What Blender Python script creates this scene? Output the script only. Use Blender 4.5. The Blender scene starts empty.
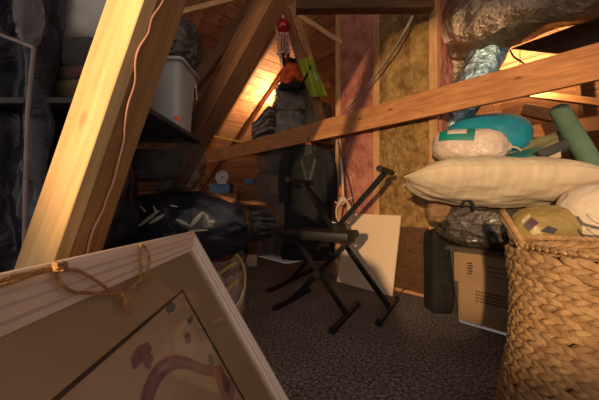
import bpy, bmesh, math, random
from mathutils import Vector as V, Matrix, noise, Euler
random.seed(7)
C = bpy.context.scene.collection
F = 290.0                       # focal length in pixels of the 599 px wide frame
EYE = 0.95
def P(px, py, y):               # a point at depth y (metres) seen at that place of the photograph
    return V(((px-299.5)/F*y, y, EYE-(py-200)/F*y))
U = V((-.671, .741, 0)); W = V((.741, .671, 0))     # across / along the attic
def uv(u, v, z=0): return U*u + W*v + V((0, 0, z))
Z = V((0, 0, 1))

# ------------------------------------------------------------------ materials
class NT:
    def __init__(s, name):
        s.m = bpy.data.materials.new(name); s.m.use_nodes = True
        s.t = s.m.node_tree; s.t.nodes.clear()
        s.out = s.n('ShaderNodeOutputMaterial')
    def n(s, typ, **kw):
        nd = s.t.nodes.new(typ)
        for k, v in kw.items():
            if k.startswith('i_'):
                nd.inputs[int(k[2:]) if k[2:].isdigit() else k[2:].replace('_', ' ')].default_value = v
            else: setattr(nd, k, v)
        return nd
    def l(s, a, b): s.t.links.new(a, b)
    def coords(s, stretch=(1, 1, 1), rnd=True):
        tc = s.n('ShaderNodeTexCoord'); mp = s.n('ShaderNodeMapping')
        mp.inputs['Scale'].default_value = stretch
        s.l(tc.outputs['Object'], mp.inputs['Vector'])
        if rnd:
            oi = s.n('ShaderNodeObjectInfo'); mu = s.n('ShaderNodeMath', operation='MULTIPLY'); mu.inputs[1].default_value = 37.
            s.l(oi.outputs['Random'], mu.inputs[0]); s.l(mu.outputs[0], mp.inputs['Location'])
        return mp.outputs[0]
    def ramp(s, fac, stops):
        r = s.n('ShaderNodeValToRGB'); e = r.color_ramp.elements
        while len(e) < len(stops): e.new(.5)
        for el, (p, c) in zip(e, stops): el.position = p; el.color = (*c, 1)
        s.l(fac, r.inputs[0]); return r.outputs[0]
    def noise(s, vec, scale, detail=4, rough=.55, dist=0):
        nz = s.n('ShaderNodeTexNoise'); nz.inputs['Scale'].default_value = scale; nz.inputs['Detail'].default_value = detail
        nz.inputs['Roughness'].default_value = rough; nz.inputs['Distortion'].default_value = dist
        s.l(vec, nz.inputs['Vector']); return nz.outputs[0]
    def bump(s, h, strength, dist=.01, prev=None):
        b = s.n('ShaderNodeBump'); b.inputs['Strength'].default_value = strength; b.inputs['Distance'].default_value = dist
        s.l(h, b.inputs['Height'])
        if prev: s.l(prev, b.inputs['Normal'])
        return b.outputs[0]
def mix3(a, b, t): return tuple(x*(1-t)+y*t for x, y in zip(a, b))
def mat(name, c1, c2=None, scale=6, rough=.6, metal=0., bump=0., bscale=30, bdist=.01, stretch=(1, 1, 1), detail=4, spec=.4, bdetail=5, bdistort=0., lo=.35, hi=.65, coat=0.):
    t = NT(name); p = t.n('ShaderNodeBsdfPrincipled')
    vec = t.coords(stretch)
    p.inputs['Roughness'].default_value = rough; p.inputs['Metallic'].default_value = metal
    p.inputs['Specular IOR Level'].default_value = spec
    if coat: p.inputs['Coat Weight'].default_value = coat; p.inputs['Coat Roughness'].default_value = .12
    if c2 is None: c2 = mix3(c1, (0, 0, 0), .25)
    t.l(t.ramp(t.noise(vec, scale, detail), [(lo, c1), (hi, c2)]), p.inputs['Base Color'])
    if bump: t.l(t.bump(t.noise(vec, bscale, bdetail, .6, bdistort), bump, bdist), p.inputs['Normal'])
    t.l(p.outputs[0], t.out.inputs[0]); return t.m
def wood(name, dark, light, scale=1., rough=.65, bump=.25, knots=True):
    t = NT(name); p = t.n('ShaderNodeBsdfPrincipled'); p.inputs['Roughness'].default_value = rough
    p.inputs['Specular IOR Level'].default_value = .25
    vec = t.coords((1.2*scale, 14*scale, 14*scale)); vec2 = t.coords((1.1, 2.2, 2.2))
    g = t.noise(vec, 2.2, 6, .6, 1.2); g2 = t.noise(vec, 9, 3, .5)
    col = t.ramp(g, [(.3, dark), (.68, light)])
    m = t.n('ShaderNodeMixRGB', blend_type='MULTIPLY'); m.inputs[0].default_value = .35
    t.l(col, m.inputs[1]); t.l(t.ramp(g2, [(.35, (.55, .5, .45)), (.6, (1, 1, 1))]), m.inputs[2])
    last = m.outputs[0]
    m2 = t.n('ShaderNodeMixRGB', blend_type='MULTIPLY'); m2.inputs[0].default_value = .5
    t.l(last, m2.inputs[1]); t.l(t.ramp(t.noise(vec2, 2.3, 3), [(.35, (.62, .55, .5)), (.6, (1, 1, 1))]), m2.inputs[2]); last = m2.outputs[0]
    if knots:
        vo = t.n('ShaderNodeTexVoronoi'); vo.inputs['Scale'].default_value = 2.4; t.l(t.coords((1, 2.6, 2.6)), vo.inputs['Vector'])
        m3 = t.n('ShaderNodeMixRGB', blend_type='MULTIPLY'); m3.inputs[0].default_value = .8
        t.l(last, m3.inputs[1]); t.l(t.ramp(vo.outputs['Distance'], [(.05, (.3, .2, .15)), (.1, (1, 1, 1))]), m3.inputs[2]); last = m3.outputs[0]
    t.l(last, p.inputs['Base Color']); t.l(t.bump(g, bump, .004), p.inputs['Normal'])
    t.l(p.outputs[0], t.out.inputs[0]); return t.m
def decking(name, dark, light):
    t = NT(name); p = t.n('ShaderNodeBsdfPrincipled'); p.inputs['Roughness'].default_value = .7
    p.inputs['Specular IOR Level'].default_value = .2
    ge = t.n('ShaderNodeNewGeometry'); tc = t.n('ShaderNodeTexCoord'); ad = t.n('ShaderNodeVectorMath', operation='ADD')
    sc = t.n('ShaderNodeVectorMath', operation='SCALE'); sc.inputs['Scale'].default_value = 13
    cb = t.n('ShaderNodeCombineXYZ')
    for i in range(3): t.l(ge.outputs['Random Per Island'], cb.inputs[i])
    t.l(cb.outputs[0], sc.inputs[0]); t.l(tc.outputs['Object'], ad.inputs[0]); t.l(sc.outputs[0], ad.inputs[1])
    mp = t.n('ShaderNodeMapping'); mp.inputs['Scale'].default_value = (.9, 12, 12); t.l(ad.outputs[0], mp.inputs[0])
    g = t.noise(mp.outputs[0], 2, 6, .6, 1.3)
    col = t.ramp(g, [(.3, dark), (.7, light)])
    tint = t.ramp(ge.outputs['Random Per Island'], [(0, (.62, .52, .48)), (.5, (.95, .85, .8)), (1, (1, 1, 1))])
    m = t.n('ShaderNodeMixRGB', blend_type='MULTIPLY'); m.inputs[0].default_value = .9
    t.l(col, m.inputs[1]); t.l(tint, m.inputs[2])
    mp2 = t.n('ShaderNodeMapping'); mp2.inputs['Scale'].default_value = (1, 2.2, 2.2); t.l(ad.outputs[0], mp2.inputs[0])
    vo = t.n('ShaderNodeTexVoronoi'); vo.inputs['Scale'].default_value = 2.2; t.l(mp2.outputs[0], vo.inputs['Vector'])
    m3 = t.n('ShaderNodeMixRGB', blend_type='MULTIPLY'); m3.inputs[0].default_value = .8
    t.l(m.outputs[0], m3.inputs[1]); t.l(t.ramp(vo.outputs['Distance'], [(.06, (.3, .18, .12)), (.12, (1, 1, 1))]), m3.inputs[2])
    t.l(m3.outputs[0], p.inputs['Base Color']); t.l(t.bump(g, .3, .004), p.inputs['Normal'])
    t.l(p.outputs[0], t.out.inputs[0]); return t.m
def film(name, col, clear=.7, rough=.12, bump=.6, bscale=14, tint=(1, 1, 1)):
    t = NT(name); p = t.n('ShaderNodeBsdfPrincipled'); p.inputs['Roughness'].default_value = rough
    p.inputs['Base Color'].default_value = (*col, 1); p.inputs['Specular IOR Level'].default_value = .6
    tr = t.n('ShaderNodeBsdfTransparent'); tr.inputs[0].default_value = (*tint, 1)
    vec = t.coords(); h = t.noise(vec, bscale, 4, .6, 1.5)
    if bump: t.l(t.bump(h, bump, .02), p.inputs['Normal'])
    mx = t.n('ShaderNodeMixShader'); lw = t.n('ShaderNodeLayerWeight'); lw.inputs['Blend'].default_value = .3
    ma = t.n('ShaderNodeMath', operation='MULTIPLY_ADD'); ma.inputs[1].default_value = -clear*.7; ma.inputs[2].default_value = clear
    t.l(lw.outputs['Facing'], ma.inputs[0]); t.l(ma.outputs[0], mx.inputs[0])
    t.l(p.outputs[0], mx.inputs[1]); t.l(tr.outputs[0], mx.inputs[2]); t.l(mx.outputs[0], t.out.inputs[0]); return t.m
def foil(name, c1, c2, rough=.28, scale=7):
    t = NT(name); p = t.n('ShaderNodeBsdfPrincipled'); p.inputs['Metallic'].default_value = .9
    p.inputs['Roughness'].default_value = rough; vec = t.coords((1, 1, 1))
    vo = t.n('ShaderNodeTexVoronoi'); vo.inputs['Scale'].default_value = scale; 
    dn = t.n('ShaderNodeTexNoise'); dn.inputs['Scale'].default_value = 3; dn.inputs['Detail'].default_value = 5; t.l(vec, dn.inputs[0])
    mv = t.n('ShaderNodeVectorMath', operation='MULTIPLY_ADD'); mv.inputs[1].default_value = (.45, .45, .45)
    t.l(dn.outputs['Color'], mv.inputs[0]); t.l(vec, mv.inputs[2]); t.l(mv.outputs[0], vo.inputs['Vector'])
    n1 = t.noise(vec, 22, 6, .65, 2.)
    t.l(t.ramp(n1, [(.35, c1), (.65, c2)]), p.inputs['Base Color'])
    b1 = t.bump(vo.outputs['Distance'], .7, .06); t.l(t.bump(n1, .55, .02, b1), p.inputs['Normal'])
    t.l(p.outputs[0], t.out.inputs[0]); return t.m
def emit(name, col, s):
    t = NT(name); e = t.n('ShaderNodeEmission'); e.inputs[0].default_value = (*col, 1); e.inputs[1].default_value = s
    t.l(e.outputs[0], t.out.inputs[0]); return t.m
def carpet():
    t = NT('carpet'); p = t.n('ShaderNodeBsdfPrincipled'); p.inputs['Roughness'].default_value = 1; p.inputs['Specular IOR Level'].default_value = .05
    vec = t.coords(rnd=False)
    a = t.noise(vec, 55, 3, .7); b = t.noise(vec, 3, 3)
    c = t.ramp(a, [(.36, (.06, .05, .047)), (.5, (.23, .19, .17)), (.64, (.46, .40, .36))])
    m = t.n('ShaderNodeMixRGB', blend_type='MULTIPLY'); m.inputs[0].default_value = .5; t.l(c, m.inputs[1]); t.l(t.ramp(b, [(.35, (.6, .6, .62)), (.65, (1, 1, 1))]), m.inputs[2])
    t.l(m.outputs[0], p.inputs['Base Color']); t.l(t.bump(a, 1., .02), p.inputs['Normal']); t.l(p.outputs[0], t.out.inputs[0]); return t.m

M = {}
M['carpet'] = carpet()
M['deck_left'] = decking('left_roof_boards', (.26, .10, .042), (.6, .31, .145))
M['deck_right'] = decking('right_roof_boards', (.24, .095, .042), (.56, .28, .13))
M['lit_wood'] = wood('lit_timber', (.58, .38, .16), (.74, .52, .25), .5)  # brace wood with the lamp light on its front put into the colour
M['shaded_wood'] = wood('shaded_timber', (.27, .14, .05), (.42, .24, .10), .6)  # same brace wood, darkened for the side in shade
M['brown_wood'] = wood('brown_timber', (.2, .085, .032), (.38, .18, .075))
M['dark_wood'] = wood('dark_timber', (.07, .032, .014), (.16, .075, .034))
M['tie_wood'] = wood('orange_timber', (.42, .17, .06), (.66, .30, .115), .9)
M['stud_wood'] = wood('stud_timber', (.5, .25, .1), (.72, .42, .19))
M['pink_fluff'] = mat('pink_insulation', (.56, .23, .16), (.36, .12, .085), 6, 1, bump=1., bscale=14, bdist=.05, spec=.05)
M['yellow_fluff'] = mat('yellow_insulation', (.46, .285, .10), (.25, .135, .045), 9, 1, bump=1., bscale=20, bdist=.06, spec=.15, bdistort=.6)
M['foil'] = foil('duct_foil', (.5, .38, .26), (.33, .24, .16), .32, 4)
M['blue_foil'] = foil('blue_duct_foil', (.28, .52, .58), (.5, .62, .62), .22)
M['moulding'] = mat('whitewashed_moulding', (.80, .66, .54), (.72, .57, .45), 7, .5)
M['mat_board'] = mat('mat_board', (.56, .40, .23), (.50, .35, .2), 3, .85)
M['mat_core'] = mat('mat_bevel', (.07, .045, .03), None, 3, .9)
M['art_paper'] = mat('art_paper', (.68, .50, .32), (.58, .41, .25), 4, .8)
M['art_purple'] = mat('art_purple', (.27, .1, .13), (.4, .17, .19), 20, .8)
M['art_mauve'] = mat('art_mauve', (.42, .24, .22), (.3, .14, .14), 30, .8)
M['art_blue'] = mat('art_blue', (.1, .13, .14), (.2, .22, .2), 40, .8)
M['art_pale'] = mat('art_pale', (.72, .56, .38), (.66, .5, .32), 8, .8)
M['art_orange'] = mat('art_orange', (.55, .25, .14), (.4, .16, .1), 30, .8)
M['glass'] = film('picture_glass', (.02, .02, .02), .96, .03, 0)
M['twine'] = mat('jute_twine', (.52, .29, .11), (.33, .16, .05), 60, .9, bump=.8, bscale=120)
M['copper_cable'] = mat('copper_cable', (.5, .26, .19), (.42, .2, .14), 10, .35)
M['dark_cable'] = mat('dark_cable', (.05, .035, .03), None, 10, .4)
M['staple'] = mat('steel', (.5, .5, .5), None, 5, .35, 1.)
M['black_plastic'] = mat('black_plastic_sheeting', (.010, .010, .013), (.018, .016, .02), 4, .25, bump=.5, bscale=5, bdist=.05, spec=.5, bdistort=1.5)
M['navy_plastic'] = mat('navy_plastic_sheeting', (.010, .010, .018), (.016, .014, .022), 4, .3, bump=.35, bscale=3, bdist=.05, spec=.4, bdistort=1.5)
M['clear_film'] = film('clear_plastic_bag', (.2, .17, .15), .82, .1, .6, 12)
M['dirty_film'] = film('dull_clear_plastic', (.08, .07, .06), .86, .14, .5, 8)
M['tote_plastic'] = film('frosted_tote_plastic', (.55, .55, .52), .25, .25, .05)
M['tote_clear'] = film('clear_tote_plastic', (.2, .17, .14), .86, .18, .05)
M['tote_lid'] = film('tote_lid_plastic', (.12, .10, .08), .5, .3, .1)
M['black_metal'] = mat('black_painted_metal', (.008, .0075, .0075), (.013, .012, .011), 8, .45, spec=.3)
M['black_rubber'] = mat('black_rubber', (.01, .01, .01), None, 8, .7)
M['black_vinyl'] = mat('black_vinyl', (.009, .008, .008), (.013, .011, .011), 12, .5, bump=.3, bscale=60)
M['black_cloth'] = mat('black_cloth', (.007, .0075, .008), (.014, .013, .013), 14, .85, bump=.4, bscale=60)
M['black_lapel'] = mat('black_lapel', (.014, .015, .015), None, 14, .6)
M['grey_scarf'] = mat('grey_patterned_cloth', (.06, .055, .05), (.02, .02, .02), 60, .9)
M['orange_plastic'] = mat('orange_plastic', (.85, .14, .02), (.7, .1, .02), 6, .4)
M['beige_board'] = mat('beige_board', (.80, .62, .42), (.75, .57, .38), 2, .6)
M['cream_cloth'] = mat('cream_ticking', (.60, .49, .34), (.5, .40, .27), 4, .9, bump=.35, bscale=9, stretch=(6, 1, 1))
M['white_cloth'] = mat('off_white_cloth', (.66, .56, .44), (.58, .48, .36), 6, .85, bump=.3, bscale=30)
M['teal_bag'] = mat('teal_fabric', (.015, .30, .42), (.02, .22, .33), 5, .4, bump=.4, bscale=6, bdist=.04)
M['teal_flat'] = mat('teal_card', (.03, .28, .24), (.02, .22, .19), 6, .5)
M['green_label'] = mat('green_label', (.0, .22, .16), (.02, .16, .12), 9, .45)
M['white_film'] = mat('white_plastic_wrap', (.68, .56, .44), (.6, .46, .35), 6, .3, bump=.7, bscale=12, bdist=.03, bdistort=1.)
M['highlight_film'] = mat('pale_highlights', (.42, .39, .3), (.3, .27, .2), 9, .3)  # pale colour of the modelled highlights on the dark bundle
M['white_plastic'] = mat('white_plastic', (.75, .72, .68), None, 4, .4)
M['grey_green'] = mat('grey_green_card', (.15, .25, .17), (.12, .2, .135), 6, .6)
M['olive_paper'] = mat('olive_paper', (.26, .25, .13), (.19, .18, .09), 8, .85, bump=.5, bscale=14)
M['dark_box'] = mat('charcoal_card', (.035, .035, .04), (.055, .05, .05), 8, .7)
M['cream_pages'] = mat('cream_pages', (.66, .54, .36), (.52, .4, .25), 40, .9, stretch=(1, 1, 12))
M['grey_film'] = mat('grey_plastic_bag', (.10, .08, .065), (.045, .036, .03), 5, .22, bump=.8, bscale=9, bdist=.05, spec=.6, bdistort=1.2)
M['tan_cloth'] = mat('tan_cloth', (.3, .18, .09), (.2, .11, .055), 9, .9, bump=.5, bscale=20)
M['print_yellow'] = mat('yellow_print', (.62, .46, .12), (.5, .36, .1), 6, .4)
M['paper_pink'] = mat('pinkish_wrapping', (.62, .42, .30), (.36, .22, .16), 14, .7, bump=.4, bscale=12)
M['yellow_plastic'] = mat('yellow_plastic_bag', (.34, .25, .08), (.26, .18, .055), 4, .35, bump=.4, bscale=9, bdist=.03)
M['plum'] = mat('plum_label', (.07, .02, .03), (.1, .03, .04), 8, .5)
M['cardboard'] = mat('cardboard', (.62, .38, .18), (.54, .32, .15), 5, .85)
M['cardboard_dark'] = mat('old_cardboard', (.2, .11, .055), (.14, .075, .04), 5, .85)
M['ink'] = mat('dark_ink', (.07, .04, .025), None, 9, .8)
M['pale_ink'] = mat('pale_brown_ink', (.28, .13, .06), None, 9, .8)
M['seagrass'] = mat('seagrass', (.44, .27, .125), (.22, .12, .05), 26, .75, bump=.7, bscale=90, stretch=(1, 1, 1), bdist=.006, lo=.3, hi=.7)
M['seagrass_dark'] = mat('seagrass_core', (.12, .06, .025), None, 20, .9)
M['lime'] = mat('hi_vis_cloth', (.44, .52, .03), (.3, .4, .03), 5, .7, bump=.4, bscale=14)
M['grey_cloth'] = mat('grey_cloth', (.42, .37, .31), (.16, .14, .12), 7, .9, bump=.5, bscale=20)
M['taupe_cloth'] = mat('taupe_cloth', (.20, .14, .10), (.12, .08, .06), 30, .95, bump=.6, bscale=60)
M['red_glass'] = mat('red_glass', (.42, .005, .012), (.3, .004, .01), 4, .08, spec=.8)
M['bead'] = mat('pink_glass_bead', (.6, .22, .18), (.7, .5, .45), 30, .08, spec=.8)
M['bead_blue'] = mat('pale_blue_bead', (.4, .6, .75), None, 10, .08, spec=.8)
M['red_cloth'] = mat('red_cloth', (.28, .015, .015), (.2, .01, .012), 6, .75, bump=.3, bscale=20)
M['olive_cloth'] = mat('olive_cloth', (.22, .17, .08), (.15, .12, .06), 6, .95)
M['maroon_cloth'] = mat('maroon_cloth', (.22, .06, .05), (.16, .045, .04), 8, .95)
M['char_cloth'] = mat('charcoal_cloth', (.035, .03, .03), (.06, .05, .045), 6, .95)
M['sage_cloth'] = mat('pale_sage_cloth', (.80, .77, .64), (.68, .65, .52), 6, .9)
M['navy_cloth'] = mat('navy_cloth', (.02, .022, .035), (.035, .035, .05), 7, .8, bump=.4, bscale=18)
M['blue_plastic'] = mat('blue_grey_plastic', (.10, .2, .28), (.07, .14, .2), 5, .4)
M['white_cord'] = mat('white_cord', (.68, .52, .34), None, 20, .6)
M['black_cord'] = mat('black_cord', (.02, .02, .025), None, 20, .5)
M['blue_cord'] = mat('blue_cord', (.03, .1, .3), None, 20, .5)
M['grey_cord'] = mat('grey_cable', (.26, .2, .17), (.2, .15, .13), 20, .45)
M['yellow_cord'] = mat('yellow_cord', (.75, .48, .1), None, 20, .5)
M['felt'] = mat('felt_and_roof_shade', (.07, .045, .04), (.1, .065, .055), 20, .9, bump=.4, bscale=60)
M['bulb'] = emit('lit_bulb', (1., .70, .40), 3800)
M['bulb_right'] = emit('lit_bulb_right', (1., .70, .38), 2600)

# ------------------------------------------------------------------ mesh helpers
def bx(bm, c, s, rot=None, bev=0.):
    r = bmesh.ops.create_cube(bm, size=1.); vs = r['verts']
    bmesh.ops.scale(bm, vec=V(s), verts=vs)
    if bev: 
        es = list({e for v in vs for e in v.link_edges})
        res = bmesh.ops.bevel(bm, geom=es, offset=bev, segments=2, affect='EDGES', profile=.6)
        vs = list({v for f in res['faces'] for v in f.verts} | {v for v in vs if v.is_valid})
    if rot is not None: bmesh.ops.rotate(bm, matrix=rot, cent=(0, 0, 0), verts=vs)
    bmesh.ops.translate(bm, vec=V(c), verts=vs)
    return vs
def spline(pts, n=8):
    pts = [V(p) for p in pts]; out = []
    for i in range(len(pts)-1):
        p0 = pts[max(i-1, 0)]; p1 = pts[i]; p2 = pts[i+1]; p3 = pts[min(i+2, len(pts)-1)]
        for k in range(n):
            t = k/n
            out.append(.5*((2*p1)+(p2-p0)*t+(2*p0-5*p1+4*p2-p3)*t*t+(3*p1-p0-3*p2+p3)*t**3))
    out.append(pts[-1]); return out
def tube(bm, pts, r, seg=8, caps=True, closed=False, fn=None):
    pts = [V(p) for p in pts]; n = len(pts); rr = r if isinstance(r, (list, tuple)) else [r]*n
    rings = []; prev = None
    for i, p in enumerate(pts):
        a = pts[(i-1) % n] if (closed or i > 0) else p; b = pts[(i+1) % n] if (closed or i < n-1) else p
        t = (b-a).normalized()
        if prev is None:
            x = t.cross(Z if abs(t.z) < .9 else V((1, 0, 0))).normalized()
        else: x = (prev-t*prev.dot(t)).normalized()
        prev = x; y = t.cross(x); ring = []
        for k in range(seg):
            an = 2*math.pi*k/seg; d = x*math.cos(an)+y*math.sin(an)
            q = p+d*rr[i]
            if fn: q = q+d*fn(q, i, k)
            ring.append(bm.verts.new(q))
        rings.append(ring)
    m = n if closed else n-1
    for i in range(m):
        A = rings[i]; B = rings[(i+1) % n]
        for k in range(seg): bm.faces.new((A[k], A[(k+1) % seg], B[(k+1) % seg], B[k]))
    if caps and not closed:
        bm.faces.new(list(reversed(rings[0]))); bm.faces.new(rings[-1])
    return rings
def lathe(bm, c, prof, seg=32, mtx=None):
    rings = []
    for r, z in prof:
        ring = []
        for k in range(seg):
            a = 2*math.pi*k/seg; q = V((r*math.cos(a), r*math.sin(a), z))
            if mtx: q = mtx @ q
            ring.append(bm.verts.new(V(c)+q))
        rings.append(ring)
    for A, B in zip(rings, rings[1:]):
        for k in range(seg): bm.faces.new((A[k], A[(k+1) % seg], B[(k+1) % seg], B[k]))
    return rings
def fbm(p, s=0., oct=4, ridged=False):
    a = 0; amp = 1; f = 1; tot = 0
    for _ in range(oct):
        n = noise.noise(p*f+V((s*7.3, s*3.1, s*5.7)))
        a += amp*((1-2*abs(n)*1.6) if ridged else n); tot += amp; amp *= .5; f *= 2.03
    return a/tot
def blob(bm, c, r, e=2.6, sub=4, amp=.1, freq=1.6, seed=0., ridged=False, rot=0., flat=None, wr=0., wf=5., tilt=None, shape=None):
    res = bmesh.ops.create_icosphere(bm, subdivisions=sub, radius=1.); vs = res['verts']
    R = Matrix.Rotation(rot, 3, 'Z')
    if tilt is not None: R = R @ tilt
    for v in vs:
        n = v.co.normalized()
        s = (abs(n.x)**e+abs(n.y)**e+abs(n.z)**e)**(-1/e)
        d = 1+amp*fbm(n*freq, seed)
        if wr: d += wr*fbm(n*wf, seed+3, 3, True)
        q = n*s*d
        if shape: q = shape(q)
        q = R @ V((q.x*r[0], q.y*r[1], q.z*r[2]))+V(c)
        if flat is not None and q.z < flat: q.z = flat+ (0 if True else 0)
        v.co = q
    return vs
def sheet(bm, f, nu, nv):
    g = [[bm.verts.new(f(i/nu, j/nv)) for j in range(nv+1)] for i in range(nu+1)]
    for i in range(nu):
        for j in range(nv): bm.faces.new((g[i][j], g[i+1][j], g[i+1][j+1], g[i][j+1]))
    return g
def pillow(bm, c, ax, ay, L, Wd, T, seed=0., n=48, amp=.03):
    ax = V(ax).normalized(); az = ax.cross(V(ay)).normalized(); ay = az.cross(ax)
    g = {}
    for s in (1, -1):
        for i in range(n+1):
            for j in range(n+1):
                if s == -1 and (i in (0, n) or j in (0, n)): g[s, i, j] = g[1, i, j]; continue
                a = 2*i/n-1; b = 2*j/n-1; e4 = abs(a)**4
                th = T/2*((1-abs(a)**2.6)*(1-b**2))**.62
                x = a*L/2*(1-.04*(1-b*b)); y = b*Wd/2*(1-.06*(1-a*a))*(1-.72*e4)
                w = amp*fbm(V((a*2.2, b*2.2, s)), seed, 4)*min(1, th/(T*.2))
                q = V(c)+ax*x+ay*y+az*(s*(th+w))
                g[s, i, j] = bm.verts.new(q)
        for i in range(n):
            for j in range(n):
                q = [g[s, i, j], g[s, i+1, j], g[s, i+1, j+1], g[s, i, j+1]]
                if s == -1: q.reverse()
                try: bm.faces.new(q)
                except ValueError: pass
    edge = [g[1, i, 0].co.copy() for i in range(n)]+[g[1, n, j].co.copy() for j in range(n)]+[g[1, i, n].co.copy() for i in range(n, 0, -1)]+[g[1, 0, j].co.copy() for j in range(n, 0, -1)]
    return edge
def N(): return bmesh.new()

ROOT = {}; MAT = {}
def put(o, label, cat, group=None):
    o['label'] = label; o['category'] = cat
    if group: o['group'] = group
    return o
def thing(name, label, cat, loc=(0, 0, 0), group=None):
    o = bpy.data.objects.new(name, None); o.empty_display_size = .05; C.objects.link(o); o.location = loc
    ROOT[o] = V(loc); return put(o, label, cat, group)
def obj(name, bm, m, parent=None, label=None, smooth=True, sharp=35, local=False, origin=None):
    bmesh.ops.remove_doubles(bm, verts=bm.verts, dist=1e-6)
    bmesh.ops.recalc_face_normals(bm, faces=bm.faces)
    me = bpy.data.meshes.new(name); bm.to_mesh(me); bm.free()
    for q in (m if isinstance(m, list) else [m]): me.materials.append(M[q])
    o = bpy.data.objects.new(name, me); C.objects.link(o)
    if smooth:
        for p in me.polygons: p.use_smooth = True
        if sharp: me.set_sharp_from_angle(angle=math.radians(sharp))
    if parent is not None:
        o.parent = parent; r = ROOT.get(parent, V((0, 0, 0))); ROOT[o] = r
        if not local: me.transform(MAT[parent].inverted() if parent in MAT else Matrix.Translation(-r))
    elif not local:
        if origin is None:
            xs = [v.co for v in me.vertices]
            origin = V(((min(v.x for v in xs)+max(v.x for v in xs))/2, (min(v.y for v in xs)+max(v.y for v in xs))/2, min(v.z for v in xs)))
        me.transform(Matrix.Translation(-V(origin))); o.location = origin; ROOT[o] = V(origin)
    if label: o['label'] = label
    return o
def structure(o): o['kind'] = 'structure'; return o
def beam(name, p0, p1, w, h, m, parent=None, side=None, label=None, seed=0., n=14, wob=.002):
    """timber from p0 to p1; `side` is the direction of its width w, h is across that"""
    p0 = V(p0); p1 = V(p1); x = (p1-p0).normalized(); L = (p1-p0).length
    y = V(side) if side is not None else Z.cross(x)
    y = (y-x*y.dot(x)).normalized(); z = x.cross(y)
    bm = N(); rings = []; b = min(w, h)*.06
    prof = [(-w/2+b, -h/2), (w/2-b, -h/2), (w/2, -h/2+b), (w/2, h/2-b), (w/2-b, h/2), (-w/2+b, h/2), (-w/2, h/2-b), (-w/2, -h/2+b)]
    for i in range(n+1):
        t = i/n*L
        rings.append([bm.verts.new(V((t, a+wob*noise.noise(V((t*3, seed, 1))), c+wob*noise.noise(V((t*3, seed, 5)))))) for a, c in prof])
    for A, B in zip(rings, rings[1:]):
        for k in range(8): bm.faces.new((A[k], A[(k+1) % 8], B[(k+1) % 8], B[k]))
    bm.faces.new(list(reversed(rings[0]))); bm.faces.new(rings[-1])
    o = obj(name, bm, m, parent, label, smooth=False, local=True)
    mt = Matrix((x, y, z)).transposed().to_4x4(); 
    mt.translation = p0-(ROOT[parent] if parent is not None else V((0, 0, 0)))
    if parent is None: ROOT[o] = p0
    o.matrix_local = mt
    w_ = mt.copy(); w_.translation = p0; MAT[o] = w_
    return o
def copy_tree(o, parent=None):
    c = o.copy(); C.objects.link(c); c.parent = parent
    for ch in list(o.children): copy_tree(ch, c)
    return c

# ================================================================== SETTING
bm = N(); sheet(bm, lambda a, b: V((-9+18*a, -4+16*b, 0)), 2, 2)
structure(obj('floor', bm, 'carpet', smooth=False, origin=(0, 0, 0)))
KL, KR, SL = 6.0, 5.51, .6                     # the two roof slopes: z = KL-.6u, z = KR-.6v
def roof(name, K, ex, ed, lim, rng, m):
    ey = (ed+V((0, 0, -SL))).normalized(); ez = ex.cross(ey).normalized(); st = math.sqrt(1+SL*SL)
    if ez.z < 0: ez = -ez
    bm = N(); a = rng[0]; rnd = random.Random(3)
    while a < rng[1]:
        wd = .168; lo, hi = lim(a+wd*.5); t = lo-rnd.random()*1.5
        while t < hi:
            e = t+rnd.uniform(1.4, 3.)
            q0, q1 = max(t, lo), min(e, hi)
            if q1-q0 > .03:
                vs = bx(bm, ((q0+q1)/2, (a+wd/2)*st, .012), (q1-q0-.006, (wd-.009)*st, .022+rnd.uniform(0, .004)))
            t = e
        a += wd
    o = obj(name, bm, m, smooth=False, local=True)
    bm = N(); a0_, a1_ = rng; vs = [bm.verts.new((x, y*st, h)) for h in (.045, .06) for x, y in ((lim(a0_)[0], a0_), (lim(a0_)[1], a0_), (lim(a1_)[1], a1_), (lim(a1_)[0], a1_))]
    for f_ in ((0, 1, 2, 3), (4, 5, 6, 7), (0, 1, 5, 4), (1, 2, 6, 5), (2, 3, 7, 6), (3, 0, 4, 7)): bm.faces.new([vs[i] for i in f_])
    obj('roofing_felt', bm, 'felt', o, smooth=False, local=True)
    mt = Matrix((ex, ey, ez)).transposed().to_4x4(); mt.translation = V((0, 0, K)); o.matrix_local = mt
    return structure(o)
HO = (KL-KR)/SL
roof('ceiling', KL, W, U, lambda u: (-3.2, u-HO+.02), (0.2, 9.95), 'deck_left')
roof('ceiling.001', KR, U, W, lambda v: (-4.2, v+HO+.02), (-.6, 9.1), 'deck_right')

def on_left(u, v, dz=0): return uv(u, v, KL-SL*u+dz)
def on_right(u, v, dz=0): return uv(u, v, KR-SL*v+dz)
g = 'rafters under the left roof slope'
hip = beam('hip_rafter', on_left(1.2, 1.2-HO, -.11), on_left(9.2, 9.2-HO, -.11), .05, .2, 'brown_wood', seed=1)
put(hip, 'long brown hip rafter where the two board roof slopes meet, behind the red glass ornament', 'rafter')
labs = {3.475: 'brown rafter crossing the brightest lit boards left of the stacked clothes bags',
        2.875: 'brown roof rafter under the lit left boards, mostly hidden behind the dark sloping brace',
        2.275: 'dark roof rafter high behind the dark sloping brace, left slope',
        1.675: 'dark roof rafter high above the frosted tote, left slope',
        4.675: 'brown roof rafter low behind the stacked clear totes'}
for v, lb in labs.items():
    put(beam('rafter', on_left(v+HO+.06, v, -.075), on_left(9.7, v, -.075), .045, .13, 'brown_wood', side=W, seed=v), lb, 'rafter', g)
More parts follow.
